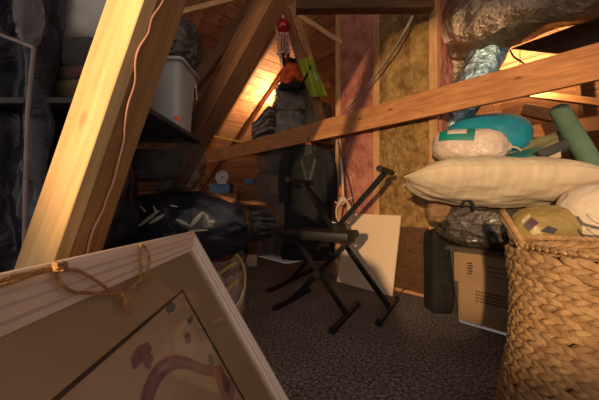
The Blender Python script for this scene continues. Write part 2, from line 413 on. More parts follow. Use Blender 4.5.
labr = {.35: 'brown rafter of the right roof slope behind the silver duct', -.3: 'brown rafter of the right roof slope above the green tube',
        2.4: 'dark rafter of the right roof slope seen between the lit triangle and the pink insulation', -.95: 'brown rafter of the right roof slope at the far right'}
for u, lb in labr.items():
    put(beam('rafter', on_right(u, max(u-HO+.06, 1.0), -.075), on_right(u, 8.9, -.075), .045, .13, 'brown_wood', side=U, seed=u+9), lb, 'rafter', 'rafters under the right roof slope')

# insulated stud wall
W0 = V((1.294, 2.73, 0)); Nn = -W
def wp(s, d, z): return W0+U*s+Nn*d+V((0, 0, z))
WT = 3.75
wall = thing('wall_right', 'insulated stud wall of pink and yellow batts between bare studs', 'wall', W0); wall['kind'] = 'structure'
for s, wd in ((.04, .08), (.665, .075), (1.22, .07)):
    beam('stud', wp(s, -.045, .04), wp(s, -.045, WT), wd, .09, 'stud_wood', wall, side=U, seed=s)
beam('bottom_plate', wp(-.0, -.045, .02), wp(1.27, -.045, .02), .09, .04, 'stud_wood', wall, seed=4)
beam('stud', W0+W*.36+U*(-.0)+V((0, 0, .04))+U*.045, W0+W*.36+V((0, 0, WT))+U*.045, .05, .09, 'stud_wood', wall, side=W, seed=8)
def batt(a, b, name, m, seed, rough):
    bm = N(); nu, nv = 16, 90
    def f(i, j):
        s = a+(b-a)*i; z = .05+(WT-.05)*j; ed = min(i, 1-i)
        d = -.02+.02*min(1, ed*5)+rough*fbm(V((s*5, z*3.2, seed)), 1, 5)
        return wp(s, d, z)
    sheet(bm, f, nu, nv)
    r = bmesh.ops.extrude_face_region(bm, geom=bm.faces[:]); vs = [q for q in r['geom'] if isinstance(q, bmesh.types.BMVert)]
    for v in vs:
        d = (v.co-W0).dot(Nn); v.co += Nn*(-.08-d)
    return obj(name, bm, m, wall)
bm = N(); bx(bm, wp(.35, .0, .36), (.54, .05, .64), Matrix((U, W, Z)).transposed(), .003); obj('shade_panel', bm, 'dark_wood', wall, smooth=False)  # dark panel stands in for shade on the lower insulation
batt(.08, .628, 'insulation_batt', 'yellow_fluff', 2., .035)['label'] = 'yellow fibreglass batt'
batt(.702, 1.186, 'insulation_batt', 'pink_fluff', 5., .03)['label'] = 'pink fibreglass batt'
bm = N()
def f(i, j):
    z = .05+(WT-.05)*j
    return W0+W*(.06+.28*i)+U*(.0-.02-.045*fbm(V((i*2, z*3, 4)), 2, 5))+V((0, 0, z))
sheet(bm, f, 8, 90)
r = bmesh.ops.extrude_face_region(bm, geom=bm.faces[:])
for v in [q for q in r['geom'] if isinstance(q, bmesh.types.BMVert)]: v.co += U*(.07-(v.co-W0).dot(U))
obj('insulation_batt', bm, 'pink_fluff', wall)['label'] = 'pink fibreglass batt round the corner'

# tie beam nailed along the wall
def tie(y): return V((1.903-.905*(y-1.84), y, 1.826))
tb = beam('tie_beam', tie(1.0), tie(6.9), .04, .235, 'tie_wood', side=W, seed=2, n=40, wob=.004)
put(tb, 'long orange-brown horizontal board crossing in front of the insulated wall', 'beam')
TD = (tie(2)-tie(1)).normalized(); TN = V((-TD.y, TD.x, 0)); TN = -TN if TN.y > 0 else TN

# ================================================================== TIMBER
kz0, kz1 = P(50, 270, .62), P(142, 0, .62)
ax = (kz1-kz0).normalized(); k0 = kz0-ax*(kz0.z/ax.z); k1 = kz0+ax*(2.6)
wl = V((-.98, .2, 0)); wr_ = V((.2, .98, 0))
c = (wl*.047+wr_*.06)
post = thing('timber_brace', 'pale sloping timber brace nearest the camera, behind the framed picture', 'timber', k0)
beam('front_board', k0+wl*.047+wr_*.017, k1+wl*.047+wr_*.017, .094, .034, 'lit_wood', post, side=wl, seed=3, n=24)['label'] = 'front board in lighter lit tone'
beam('back_board', k0+wl*.047+wr_*.078, k1+wl*.047+wr_*.078, .092, .086, 'shaded_wood', post, side=wl, seed=4, n=24)['label'] = 'back board in darker shaded tone'
# cable stapled on the dark side of the brace
face = ax.cross(wl).normalized()
if face.x < 0: face = -face
wl2 = (wl-ax*wl.dot(ax)).normalized(); wr2 = ax.cross(wl2); wr2 = wr2 if wr2.y > 0 else -wr2
def bp(px, py, lift=.005):               # point on the brace's right-hand face
    d = P(px, py, 1.)-V((0, 0, EYE)); n = wl2; o = V((0, 0, EYE))
    t = (kz0-o).dot(n)/d.dot(n); return o+d*t - n*lift
cb = thing('cable', 'pinkish brown cable snaking up the dark side of the pale brace nearest the camera', 'cable', bp(85, 258))
bm = N(); tube(bm, spline([bp(*q) for q in ((84, 262), (87, 245), (92, 228), (101, 210), (105, 198), (112, 180), (117, 160), (122, 140), (123, 125), (126, 105), (133, 82), (133.5, 62), (137, 48), (146, 33), (150, 18), (158, 6), (165, -8), (172, -25))], 6), .0028, 8)
obj('cable_jacket', bm, 'copper_cable', cb)
for q in ((92, 228), (123, 125), (134, 60)):
    bm = N(); a = bp(q[0]-2, q[1], .001); b = bp(q[0]+2.5, q[1]+.6, .001); tube(bm, spline([a, (a+b)/2-wl2*.008, b], 5), .0009, 6); obj('staple', bm, 'staple', cb)

T_ = P(279, -14, 1.6); B_ = P(165, 195, 1.9); d_ = T_-B_; A0 = B_-d_*(B_.z/d_.z); A1 = T_+d_*.5
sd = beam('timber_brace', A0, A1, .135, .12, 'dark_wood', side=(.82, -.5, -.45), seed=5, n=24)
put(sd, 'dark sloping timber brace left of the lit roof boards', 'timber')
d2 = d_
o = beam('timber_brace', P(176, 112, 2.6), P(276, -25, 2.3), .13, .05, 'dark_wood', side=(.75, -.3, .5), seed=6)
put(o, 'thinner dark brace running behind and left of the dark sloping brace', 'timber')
o = beam('timber_brace', P(285, 11, 3.95), P(324, 125, 4.05), .13, .05, 'brown_wood', side=(.85, -.45, .2), seed=7)
put(o, 'brown sloping board leaning right of the red glass ornament, behind the lime vest', 'timber')
o = beam('timber_batten', P(299, 19, 4.0), P(322, 92, 4.05), .05, .03, 'stud_wood', side=(.8, -.5, .2), seed=7.5)
put(o, 'narrow pale batten along the right side of the brown sloping board', 'timber')
o = beam('timber_batten', P(299, 15, 3.8), P(345, 45, 3.6), .055, .03, 'stud_wood', side=Z, seed=8)
put(o, 'short pale batten sloping down to the pink insulation near the top', 'timber')
o = beam('timber_batten', P(180, 13, 2.7), P(262, -8, 2.7), .05, .04, 'stud_wood', side=Z, seed=9)
put(o, 'pale batten across the top left roof boards behind the black plastic bag', 'timber')
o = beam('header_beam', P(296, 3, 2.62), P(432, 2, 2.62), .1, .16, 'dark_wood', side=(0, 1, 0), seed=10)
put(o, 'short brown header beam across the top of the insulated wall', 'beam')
o = beam('timber_plank', V((P(190, 150, 2.6).x, 2.6, 0)), P(190, 140, 2.6), .17, .04, 'brown_wood', side=(1, 0, 0), seed=11)
put(o, 'upright brown plank end behind the foot of the dark sloping brace', 'timber')
o = beam('roof_purlin', P(500, 136, 3.2), P(640, 118, 2.45), .045, .13, 'tie_wood', side=W, seed=12)
put(o, 'lit orange board running level behind the teal bag and the green tube', 'timber')
o = beam('roof_purlin', P(515, 92, 3.55), P(625, 106, 3.3), .06, .08, 'tie_wood', side=V((.3, 1, 0)), seed=13)
put(o, 'thin lit roof board just under the long orange-brown tie board at right', 'timber')
o = beam('timber_block', P(523, 110, 3.05), P(575, 121, 2.9), .06, .11, 'tie_wood', side=V((.3, 1, 0)), seed=14)
put(o, 'short lit orange timber block ending above the level board at right', 'timber')
bm = N()
q = [P(512, 49, 3.0), P(610, 14, 2.45), P(610, 47, 2.45), P(556, 54, 2.85)]  # thin dark sheet in place of the roof's own shadow
nrm = (q[1]-q[0]).cross(q[3]-q[0]).normalized(); vs = [bm.verts.new(p) for p in q]; fc = bm.faces.new(vs)
r = bmesh.ops.extrude_face_region(bm, geom=[fc])
for v in [e for e in r['geom'] if isinstance(e, bmesh.types.BMVert)]: v.co += nrm*.02*(1 if nrm.y > 0 else -1)
put(obj('roof_shade_panel', bm, 'felt', smooth=False), 'dark sheet standing in for shaded roof between silver duct and lit opening', 'panel')
bm = N(); tube(bm, spline([P(510, 50, 2.95), P(514, 57, 2.96), P(523, 63, 2.95), P(529, 70, 2.95)], 5), .008, 8)
put(obj('cable', bm, 'dark_cable'), 'short dark cable hanging against the brightest lit gap beside the duct', 'cable')

# ================================================================== DUCT
dt = thing('air_duct', 'big crinkled silver foil duct crossing the upper right corner', 'duct', V((1.6, 2.9, 2.3)))
def dfn(q, i, k): return .03*fbm(q*2.2, 1, 3, True)+.006*math.sin(i*1.3)
Dc = lambda y: V((1.75-.905*(y-2.75), y, 2.66))
path = [Dc(1.3), Dc(1.7), Dc(2.1), Dc(2.5), Dc(2.75), Dc(2.92)+V((.02, .03, -.0)), V((1.66, 3.1, 2.6)), V((1.64, 3.22, 2.4)), V((1.64, 3.25, 2.1))]
bm = N(); tube(bm, spline(path, 10), .3, 40, fn=dfn); obj('duct_body', bm, 'foil', dt, sharp=0)
bm = N(); pth = spline([P(497, 30, 2.75), P(483, 62, 2.82), P(466, 95, 2.9), P(452, 128, 2.98), P(447, 150, 3.0)], 10)
tube(bm, pth, [.17-.02*i/len(pth) for i in range(len(pth))], 28, fn=lambda q, i, k: .014*fbm(q*5, 2, 4, True)); obj('branch_duct', bm, 'blue_foil', dt, label='bluish foil branch duct')
bm = N()
tube(bm, [Dc(2.55)+V((0, 0, 0)), Dc(2.59)], .316, 40, caps=True); obj('joint_band', bm, 'foil', dt)

# ================================================================== PICTURE FRAME
FA = V((-.095, 1, -.048)).normalized(); FB = V((.49, 0, -.87)); FB = (FB-FA*FB.dot(FA)).normalized(); FN = FA.cross(FB); FN = FN if FN.x > 0 else -FN
FC = P(187, 234, .94); FW, FH = .82, .95
def fr(d2, d1, h=0): return FC-FA*d2+FB*d1+FN*h
def fp(px, py, h=0.):
    d = P(px, py, 1.)-V((0, 0, EYE)); o = V((0, 0, EYE)); t = (FC+FN*h-o).dot(FN)/d.dot(FN); return o+d*t
pf = thing('framed_picture', 'large whitewashed wooden picture frame with glass, leaning in the left foreground', 'picture', fr(FW/2, FH))
prof = [(0, -.012), (0, .018), (.004, .024), (.012, .026), (.02, .024), (.023, .019), (.031, .019), (.034, .014), (.044, .012), (.047, .006), (.055, .004), (.055, -.012)]
bm = N(); rings = []
for cx, cy, sx, sy in ((0, 0, 1, 1), (FW, 0, -1, 1), (FW, FH, -1, -1), (0, FH, 1, -1)):
    rings.append([bm.verts.new(fr(cx+sx*d, cy+sy*d, h)) for d, h in prof])
for i in range(4):
    A, B = rings[i], rings[(i+1) % 4]
    for k in range(len(prof)): bm.faces.new((A[k], A[(k+1) % len(prof)], B[(k+1) % len(prof)], B[k]))
obj('frame', bm, 'moulding', pf, sharp=25)
bm = N(); a0, a1, b0, b1 = .247, FW-.13, .13, FH-.13
def quadring(bm, o, i, h):
    A = [bm.verts.new(fr(x, y, h)) for x, y in o]; B = [bm.verts.new(fr(x, y, h)) for x, y in i]
    for k in range(4): bm.faces.new((A[k], A[(k+1) % 4], B[(k+1) % 4], B[k]))
def rc(x0, x1, y0, y1): return [(x0, y0), (x1, y0), (x1, y1), (x0, y1)]
quadring(bm, rc(.05, FW-.05, .05, FH-.05), rc(a0, a1, b0, b1), -.003)
obj('mat_board', bm, 'mat_board', pf, smooth=False)
bm = N(); quadring(bm, rc(a0, a1, b0, b1), rc(a0+.006, a1-.006, b0+.006, b1-.006), -.0035); obj('mat_bevel', bm, 'mat_core', pf, smooth=False, label='dark bevelled inner line of the mat')
bm = N(); v4 = [bm.verts.new(fr(x, y, -.006)) for x, y in rc(.05, FW-.05, .05, FH-.05)]; bm.faces.new(v4)
v4 = [bm.verts.new(fr(x, y, -.014)) for x, y in rc(.03, FW-.03, .03, FH-.03)]; bm.faces.new(v4)
art = obj('artwork', bm, 'art_paper', pf, smooth=False)
def ribbon(pts, w, h, taper=None):
    bm = N(); ps = spline([fp(*q, h) for q in pts], 8); L = []
    for i, p in enumerate(ps):
        t = (ps[min(i+1, len(ps)-1)]-ps[max(i-1, 0)]).normalized(); s = FN.cross(t)
        ww = w*(taper(i/(len(ps)-1)) if taper else 1); L.append((bm.verts.new(p+s*ww), bm.verts.new(p-s*ww)))
    for (a, b), (c_, d) in zip(L, L[1:]): bm.faces.new((a, b, d, c_))
    return bm
obj('painted_ribbon', ribbon([(146, 404), (150, 390), (157, 375), (166, 366), (177, 362), (190, 364), (202, 369), (214, 371)], .0125, -.0052), 'art_purple', art, smooth=False)
obj('painted_ribbon', ribbon([(146, 404), (150, 390), (157, 375), (166, 366), (177, 362), (190, 364), (202, 369), (214, 371)], .004, -.005), 'art_mauve', art, smooth=False, label='paler stripe along the painted ribbon')
def spot(px, py, rx, ry, h, seed):
    bm = N(); c_ = fp(px, py, h); n = 22; vs = []
    for k in range(n):
        a = 2*math.pi*k/n; s = 1+.5*noise.noise(V((math.cos(a)*1.5, math.sin(a)*1.5, seed)))
        vs.append(bm.verts.new(c_+FA*rx*s*math.cos(a)+FB*ry*s*math.sin(a)))
    bm.faces.new(vs); return bm
bm = spot(187, 338, .06, .034, -.0054, 1); obj('painted_patch', bm, 'art_pale', art, smooth=False)
for q, m in (((171, 308, .026, .009, -.005, 3), 'art_blue'), ((190, 320, .02, .007, -.005, 4), 'art_blue'), ((211, 359, .02, .01, -.005, 5), 'art_blue'), ((188, 338, .02, .009, -.005, 6), 'art_mauve'),
             ((142, 354, .03, .012, -.005, 7), 'art_mauve'), ((137, 359, .018, .008, -.0048, 8), 'art_purple'), ((148, 361, .014, .009, -.0048, 9), 'art_mauve'), ((222, 380, .04, .03, -.005, 10), 'art_orange'), ((228, 392, .05, .03, -.005, 11), 'art_mauve')):
    obj('painted_flower', spot(*q), m, art, smooth=False)
bm = N(); v4 = [bm.verts.new(fr(x, y, .003)) for x, y in rc(.05, FW-.05, .05, FH-.05)]; bm.faces.new(v4); obj('glass_pane', bm, 'glass', pf, smooth=False)

tw = thing('twine', 'knotted brown twine hanging over the top rail of the framed picture', 'string', fp(62, 266, .03))
def tw_line(pts, r, name='strand'):
    bm = N(); tube(bm, spline([fp(q[0], q[1], q[2] if len(q) > 2 else .03) for q in pts], 7), r, 8); return obj(name, bm, 'twine', tw)
tw_line([(-12, 284, .03), (10, 278, .034), (30, 274, .034), (48, 269, .036), (60, 266, .038)], .003)
tw_line([(-12, 289, .03), (15, 281, .036), (38, 273, .036), (58, 269, .036)], .0022)
tw_line([(54, 268, .036), (57, 278), (63, 286, .028), (74, 292, .022), (90, 293, .016), (108, 294, .012), (124, 292, .01), (131, 287, .01)], .0022)
tw_line([(66, 270, .034), (76, 270, .031), (88, 276, .029), (101, 284, .024), (110, 291, .014), (118, 296, .01)], .0022)
tw_line([(141, 245, .03), (140, 256, .03), (141, 270, .02), (140, 283, .012)], .0024)
tw_line([(142, 244, .03), (148, 252, .031), (149, 263, .026), (145, 274, .016), (136, 284, .012), (128, 292, .012), (126, 305, .012)], .0024)
tw_line([(131, 287, .012), (138, 287, .012), (146, 284, .012), (152, 279, .012)], .0022)
tw_line([(122, 293, .012), (125, 302, .012), (124, 312, .012)], .002, 'tassel'); tw_line([(127, 293, .012), (131, 304, .012), (130, 314, .012)], .002, 'tassel')
bm = N()
for k in range(5):
    a = k*1.25; tube(bm, [fp(60+5*math.cos(a+t)*1.0, 267+3.2*math.sin(a*1.7+t*1.6), .038+.008*math.sin(t*2+k)) for t in [i*.4 for i in range(14)]], .003, 6)
obj('knot', bm, 'twine', tw)

# ================================================================== LEFT PILE
bm = N()
bx(bm, (-.93, 1.5, .29), (.66, .42, .58), bev=.02); bx(bm, (-.93, 1.5, .60), (.68, .43, .04), bev=.012)
put(obj('storage_chest', bm, 'dark_box'), 'charcoal storage chest under the dark plastic bundle behind the framed picture', 'chest')
bm = N(); blob(bm, (-.7, 1.66, .8), (.42, .18, .2), 2.6, 5, .1, 1.6, 3, wr=.05, wf=2.6, rot=-.1, flat=.625)
bundle = put(obj('plastic_bundle', bm, 'navy_plastic', sharp=0), 'wide dark bundle wrapped in shiny plastic above the framed picture', 'bag')
bm = N(); blob(bm, (-.46, 2.15, .79), (.32, .22, .155), 2.4, 5, .14, 1.7, 8, wr=.05, wf=2.6, rot=.1, flat=.64)
put(obj('plastic_bag', bm, 'black_plastic', sharp=0), 'black plastic bag slumped above the yellow bag and red cloth', 'bag')
def surface(o):
    from mathutils.bvhtree import BVHTree
    t = BVHTree.FromPolygons([v.co+o.location for v in o.data.vertices], [p.vertices[:] for p in o.data.polygons])
    def hit(px, py):
        c = V((0, 0, EYE)); d = (P(px, py, 1.)-c).normalized(); r = t.ray_cast(c, d)
        return r[0] if r[0] is not None else c+d*1.6
    return hit
hit = surface(bundle); bm = N()  # plastic fold highlights, modelled as pale strips
for a, b, w in (((112, 219), (134, 220), 3.), ((134, 230), (160, 210), 1.6), ((149, 224), (165, 214), 1.8), ((176, 219), (190, 226), 2.), ((190, 227), (203, 212), 2.6), ((188, 231), (208, 230), 1.2), ((140, 206), (146, 212), 1.), ((154, 206), (157, 214), .9), ((170, 205), (178, 207), .9)):
    n = 6; L_ = []
    for i in range(n+1):
        t = i/n; x = a[0]+(b[0]-a[0])*t; y = a[1]+(b[1]-a[1])*t; dl = math.hypot(b[0]-a[0], b[1]-a[1]); nx, ny = -(b[1]-a[1])/dl, (b[0]-a[0])/dl
        ww = w*math.sin(math.pi*(.08+.84*t))
        L_.append([hit(x+nx*q*ww, y+ny*q*ww)+V((0, -.004-.006*(1-abs(q)), 0)) for q in (-1, 0, 1)])
    vv = [[bm.verts.new(p) for p in r] for r in L_]; bk = [[bm.verts.new(p+V((0, .003, 0))) for p in r] for r in L_]
    for i in range(n):
        for q in range(2):
            bm.faces.new((vv[i][q], vv[i+1][q], vv[i+1][q+1], vv[i][q+1])); bm.faces.new((bk[i][q], bk[i][q+1], bk[i+1][q+1], bk[i+1][q]))
put(obj('highlight_strips', bm, 'highlight_film', sharp=0), 'pale strips standing in for highlights on the front of the dark bundle', 'plastic')['kind'] = 'stuff'
cbag = thing('clear_bag', 'clear plastic bag of dark clothes under the shelf with the frosted tote', 'bag', (-.84, 1.62, 1.0))
bm = N(); blob(bm, (-.84, 1.62, 1.145), (.17, .1, .09), 2.8, 4, .12, 1.7, 4, flat=1.01); obj('clothes', bm, 'char_cloth', cbag, sharp=0)
bm = N(); blob(bm, (-.84, 1.62, 1.15), (.27, .15, .15), 3.2, 5, .12, 1.7, 4, wr=.16, wf=2.6, flat=1.0); obj('wrapper', bm, 'dirty_film', cbag, sharp=0)
shelf = thing('storage_shelf', 'dark shelf board on posts holding the frosted tote at left', 'shelf', (-.9, 1.4, 0))
bm = N(); bx(bm, (-.87, 1.39, 1.305), (.56, .72, .022), bev=.004); obj('shelf_board', bm, 'dark_box', shelf, smooth=False)
for x, y in ((-1.34, 1.9),): pass
for x, y in ((-1.135, 1.06), (-1.135, 1.73)):
    bm = N(); bx(bm, (x, y, .645), (.03, .03, 1.29)); obj('post', bm, 'dark_wood', shelf, smooth=False)
def tote(root, c, sx, sy, h, taper, body, lid, rot=0., wall=.004):
    R = Matrix.Rotation(rot, 3, 'Z'); c = V(c); bm = N()
    def ring(x, y, z, n=5, r=.03):
        pts = []
        for qx, qy, a0 in ((1, 1, 0), (-1, 1, 1), (-1, -1, 2), (1, -1, 3)):
            for k in range(n):
                a = (a0+k/(n-1))*math.pi/2
                pts.append(c+R @ V((qx*(x-r)+r*math.cos(a), qy*(y-r)+r*math.sin(a), z)))
        return [bm.verts.new(p) for p in pts]
    rs = []; tx = sx/2; ty = sy/2
    for t in (0, .03, .5, .93): rs.append(ring(tx-taper*(1-t), ty-taper*(1-t), h*t))
    rs.append(ring(tx+.018, ty+.018, h*.935)); rs.append(ring(tx+.018, ty+.018, h*.975)); rs.append(ring(tx-.004, ty-.004, h*.975)); rs.append(ring(tx-.006-taper, ty-.006-taper, .012))
    for A, B in zip(rs, rs[1:]):
        for k in range(len(A)): bm.faces.new((A[k], A[(k+1) % len(A)], B[(k+1) % len(A)], B[k]))
    bm.faces.new(list(reversed(rs[0]))); bm.faces.new(rs[-1])
    o = obj('tub', bm, body, root, sharp=40)
    if lid:
        bm = N(); rs = [ring(tx+.022, ty+.022, h*.95), ring(tx+.024, ty+.024, h*.99), ring(tx+.012, ty+.012, h), ring(tx-.03, ty-.03, h), ring(tx-.04, ty-.04, h*.985)]
        for A, B in zip(rs, rs[1:]):
            for k in range(len(A)): bm.faces.new((A[k], A[(k+1) % len(A)], B[(k+1) % len(A)], B[k]))
        bm.faces.new(rs[-1]); obj('lid', bm, lid, root, sharp=40)
    return o
ft = thing('storage_tote', 'frosted plastic tote on the shelf behind the pale brace', 'tote', (-.86, 1.6, 1.317))
tote(ft, (-.86, 1.6, 1.317), .50, .24, .37, .02, 'tote_plastic', None)
bm = N(); blob(bm, (-.86, 1.6, 1.43), (.19, .08, .1), 3, 4, .12, 2, 6, flat=1.335); obj('clothes', bm, 'char_cloth', ft, sharp=0)
bm = N(); blob(bm, (-.72, 1.6, 1.80), (.17, .13, .15), 2.3, 5, .12, 1.8, 11, wr=.12, wf=4, flat=1.655)
put(obj('plastic_bag', bm, 'grey_film', sharp=0), 'crumpled grey plastic bag stuffed on top of the frosted tote', 'bag')
bm = N(); bx(bm, P(177.5, 118.5, 1.46), (.03, .008, .022), Matrix.Rotation(.3, 3, 'Y'), .002)
put(obj('label_tag', bm, 'orange_plastic'), 'small orange tag at the foot of the frosted tote', 'tag')
zb = thing('clothes_bag', 'clear zip bag of folded clothes at upper left beside the pale brace', 'bag', (-.84, 1.22, 1.318))
zc = V((-.855, 1.22, 0))
for z0, z1, m, k in ((1.33, 1.42, 'olive_cloth', 1), (1.42, 1.475, 'maroon_cloth', 2), (1.475, 1.60, 'char_cloth', 3), (1.60, 1.80, 'sage_cloth', 4)):
    bm = N(); blob(bm, zc+V((.0, .01*k, (z0+z1)/2)), (.15, .12, (z1-z0)/2*1.12), 4, 4, .09, 2.2, k*3., wr=.03, wf=3); obj('folded_cloth', bm, m, zb, sharp=0)
bm = N(); blob(bm, zc+V((0, .01, 1.575)), (.18, .145, .255), 5, 5, .05, 2, 9, wr=.03, wf=4, flat=1.32); obj('wrapper', bm, 'dirty_film', zb, sharp=0)
bm = N(); blob(bm, (-.97, 1.27, .95), (.22, .2, .33), 2.6, 5, .10, 1.8, 13, wr=.05, wf=2.6, flat=.622)
bm2 = bm
put(obj('plastic_bag', bm2, 'navy_plastic', sharp=0), 'tall dark bag in shiny plastic under the shelf, left of the pale brace', 'bag')
def drape(a, b):
    x = -1.75+.86*a; z = .02+2.25*b
    y = 1.0+.05*math.sin(a*24+b*2)+.05*fbm(V((a*5, b*4, 2)), 2, 5, True)+.18*(1-a)**2+.06*b
    return V((x+.025*fbm(V((b*5, a*3, 1)), 2, 4), y, z))
bm = N(); sheet(bm, drape, 90, 110); r = bmesh.ops.extrude_face_region(bm, geom=bm.faces[:])
for v in [e for e in r['geom'] if isinstance(e, bmesh.types.BMVert)]: v.co += V((0, .006, 0))
put(obj('plastic_sheet', bm, 'navy_plastic', sharp=0), 'dark shiny plastic sheet hanging at the far left edge', 'sheet')
bm = N(); tube(bm, [P(24, 300, .9), P(24, 270, .9), P(26, 180, .9), P(28, 110, .9), P(33, 60, .9), P(34, 48, .9)], .0062, 8); 
hr = thing('garment_rack', 'thin grey rack of bent tube in front of the dark plastic sheet at far left', 'rack', V((P(24, 300, .9).x, .9, 0)))
tube(bm, [V((P(24, 300, .9).x-.005, .9, 0)), P(24, 300, .9)], .0062, 8)
obj('upright', bm, 'grey_cord', hr)
bm = N(); tube(bm, [P(34, 48, .9), P(20, 42, .93), P(-5, 33, .97), P(-40, 22, 1.0)], .006, 8); obj('top_bar', bm, 'grey_cord', hr)
cw = N(); blob(cw, P(29, 14, .93), (.035, .03, .1), 2.2, 4, .25, 2, 5, wr=.2, wf=3)
put(obj('plastic_wrap', cw, 'clear_film', sharp=0), 'scrunched clear plastic at the top of the thin grey rack', 'plastic')

# yellow bag, red cloth, white box
yb = thing('shopping_bag', 'clear yellow-striped plastic bag on the carpet right of the framed picture', 'bag', (-.5, 1.98, 0))
yc = V((-.51, 2.0, .32))
bm = N(); blob(bm, yc+V((0, 0, -.01)), (.125, .13, .29), 2.6, 4, .08, 1.8, 3, flat=.01); obj('contents', bm, 'paper_pink', yb, sharp=0)
bm = N(); blob(bm, yc, (.15, .155, .32), 2.8, 5, .09, 1.6, 7, wr=.06, wf=4, flat=0.0); obj('wrapper', bm, 'clear_film', yb, sharp=0)
def on_bag(px, py):
    o = V((0, 0, EYE)); d = (P(px, py, 1.)-o); t = 1.85
    s = 1.6
    while s < 2.1:
        q = o+d*s; r = (q-yc); 
        if (abs(r.x/.162))**2.8+(abs(r.y/.168))**2.8+(abs(r.z/.335))**2.8 < 1: return q
        s += .004
    return o+d*1.84
def strip(bm, pts, w):
    ps = spline([on_bag(*q) for q in pts], 6); tube(bm, ps, w, 6)
bm = N(); strip(bm, [(205, 292), (214, 278), (224, 270), (236, 262)], .012); strip(bm, [(212, 300), (224, 292), (238, 280)], .014); strip(bm, [(229, 251), (238, 256), (244, 268), (245, 284), (242, 300), (236, 312)], .008); obj('yellow_print', bm, 'print_yellow', yb)
bm = N()
for s in ([(229, 262), (229, 276)], [(225, 272), (223, 276), (226, 278), (227, 272)], [(233, 270), (231, 274), (234, 275), (235, 270), (233, 269)], [(237, 267), (237, 272), (240, 270), (240, 265), (240, 270), (243, 267)], [(222, 258), (228, 254), (233, 256)], [(222, 262), (232, 258)]): strip(bm, s, .0028)
obj('dark_print', bm, 'ink', yb)
bm = N(); strip(bm, [(243, 290), (240, 300), (233, 308), (225, 312)], .007); obj('handle', bm, 'white_plastic', yb)
bm = N(); blob(bm, (-.545, 1.83, .63), (.15, .075, .075), 2.2, 4, .16, 2., 5, wr=.08, wf=3, flat=.57, tilt=Matrix.Rotation(-.15, 3, 'Y'))
put(obj('folded_cloth', bm, 'red_cloth', sharp=0), 'red cloth lying on the yellow-striped bag beside the frame corner', 'cloth')
bm = N(); bx(bm, (-.76, 4.2, .075), (.27, .14, .15), Matrix.Rotation(.25, 3, 'Z'), .01)
put(obj('box', bm, 'white_cloth'), 'small off-white box on the carpet in front of the clear tote stack', 'box')
bm = N(); blob(bm, (-1.0, 3.9, .42), (.3, .3, .42), 3, 5, .1, 1.8, 15, wr=.06, wf=4, flat=0)
put(obj('duffel_bag', bm, 'black_cloth', sharp=0), 'dark soft bag on the carpet left of the clear tote stack', 'bag')
bm = N(); blob(bm, (-1.5, 3.0, .45), (.42, .35, .46), 3, 5, .1, 1.8, 16, wr=.06, wf=4, flat=0)
put(obj('duffel_bag', bm, 'navy_cloth', sharp=0), 'big navy bag on the carpet behind the dark plastic bundle', 'bag')
# far corner under the eave
def box_thing(label, c, s, rot, m='cardboard_dark', tape=True):
    R = Matrix.Rotation(rot, 3, 'Z'); t = thing('cardboard_box', label, 'box', V(c)-V((0, 0, s[2]/2)))
    bm = N(); bx(bm, c, s, R, .006); obj('carton', bm, m, t)
    bm = N(); bx(bm, V(c)+V((0, 0, s[2]/2)), (.05, s[1]*1.003, .003), R); bx(bm, V(c)+R @ V((0, -s[1]/2, s[2]*.35)), (.05, .003, s[2]*.3), R); obj('tape', bm, 'tan_cloth', t)
    return t
box_thing('lower brown carton far back under the left eave', (-1.35, 5.0, .28), (.7, .5, .56), .2)
box_thing('upper brown carton far back under the blue bin', (-1.37, 5.0, .81), (.62, .46, .5), .1)
bt = thing('plastic_bin', 'small blue-grey bin on the upper carton far back at left', 'bin', (-1.35, 4.95, 1.06))
tote(bt, (-1.33, 4.95, 1.062), .36, .28, .16, .02, 'blue_plastic', 'blue_plastic')
fn = thing('desk_fan', 'small white fan-like object lying on the blue-grey bin far back', 'fan', (-1.33, 4.93, 1.225))
bm = N(); mt = Matrix.Rotation(math.pi/2-.2, 3, 'X'); ctr = V((-1.31, 4.9, 1.335))
for r_ in (.1, .07, .04): tube(bm, [ctr+mt @ V((r_*math.cos(a), r_*math.sin(a), 0)) for a in [i*2*math.pi/28 for i in range(28)]], .008, 6, closed=True)
for k in range(10):
    a = k*2*math.pi/10; tube(bm, [ctr+mt @ V((.02*math.cos(a), .02*math.sin(a), 0)), ctr+mt @ V((.1*math.cos(a+.2), .1*math.sin(a+.2), 0))], .006, 6)
obj('grille', bm, 'white_plastic', fn)
bm = N(); bx(bm, (-1.31, 4.92, 1.232), (.14, .1, .016), None, .005); obj('base', bm, 'white_plastic', fn)
bm = N(); bx(bm, (-.92, 5.6, .62), (.5, .4, 1.24), None, .01); put(obj('wooden_crate', bm, 'brown_wood', smooth=False), 'tall brown wooden crate far back left of the clear tote stack', 'crate')
bm = N(); bx(bm, (-.95, 5.45, 1.29), (.2, .16, .1), Matrix.Rotation(.3, 3, 'Z'), .01); put(obj('box', bm, 'blue_plastic'), 'small blue-grey box on the tall wooden crate far back', 'box')

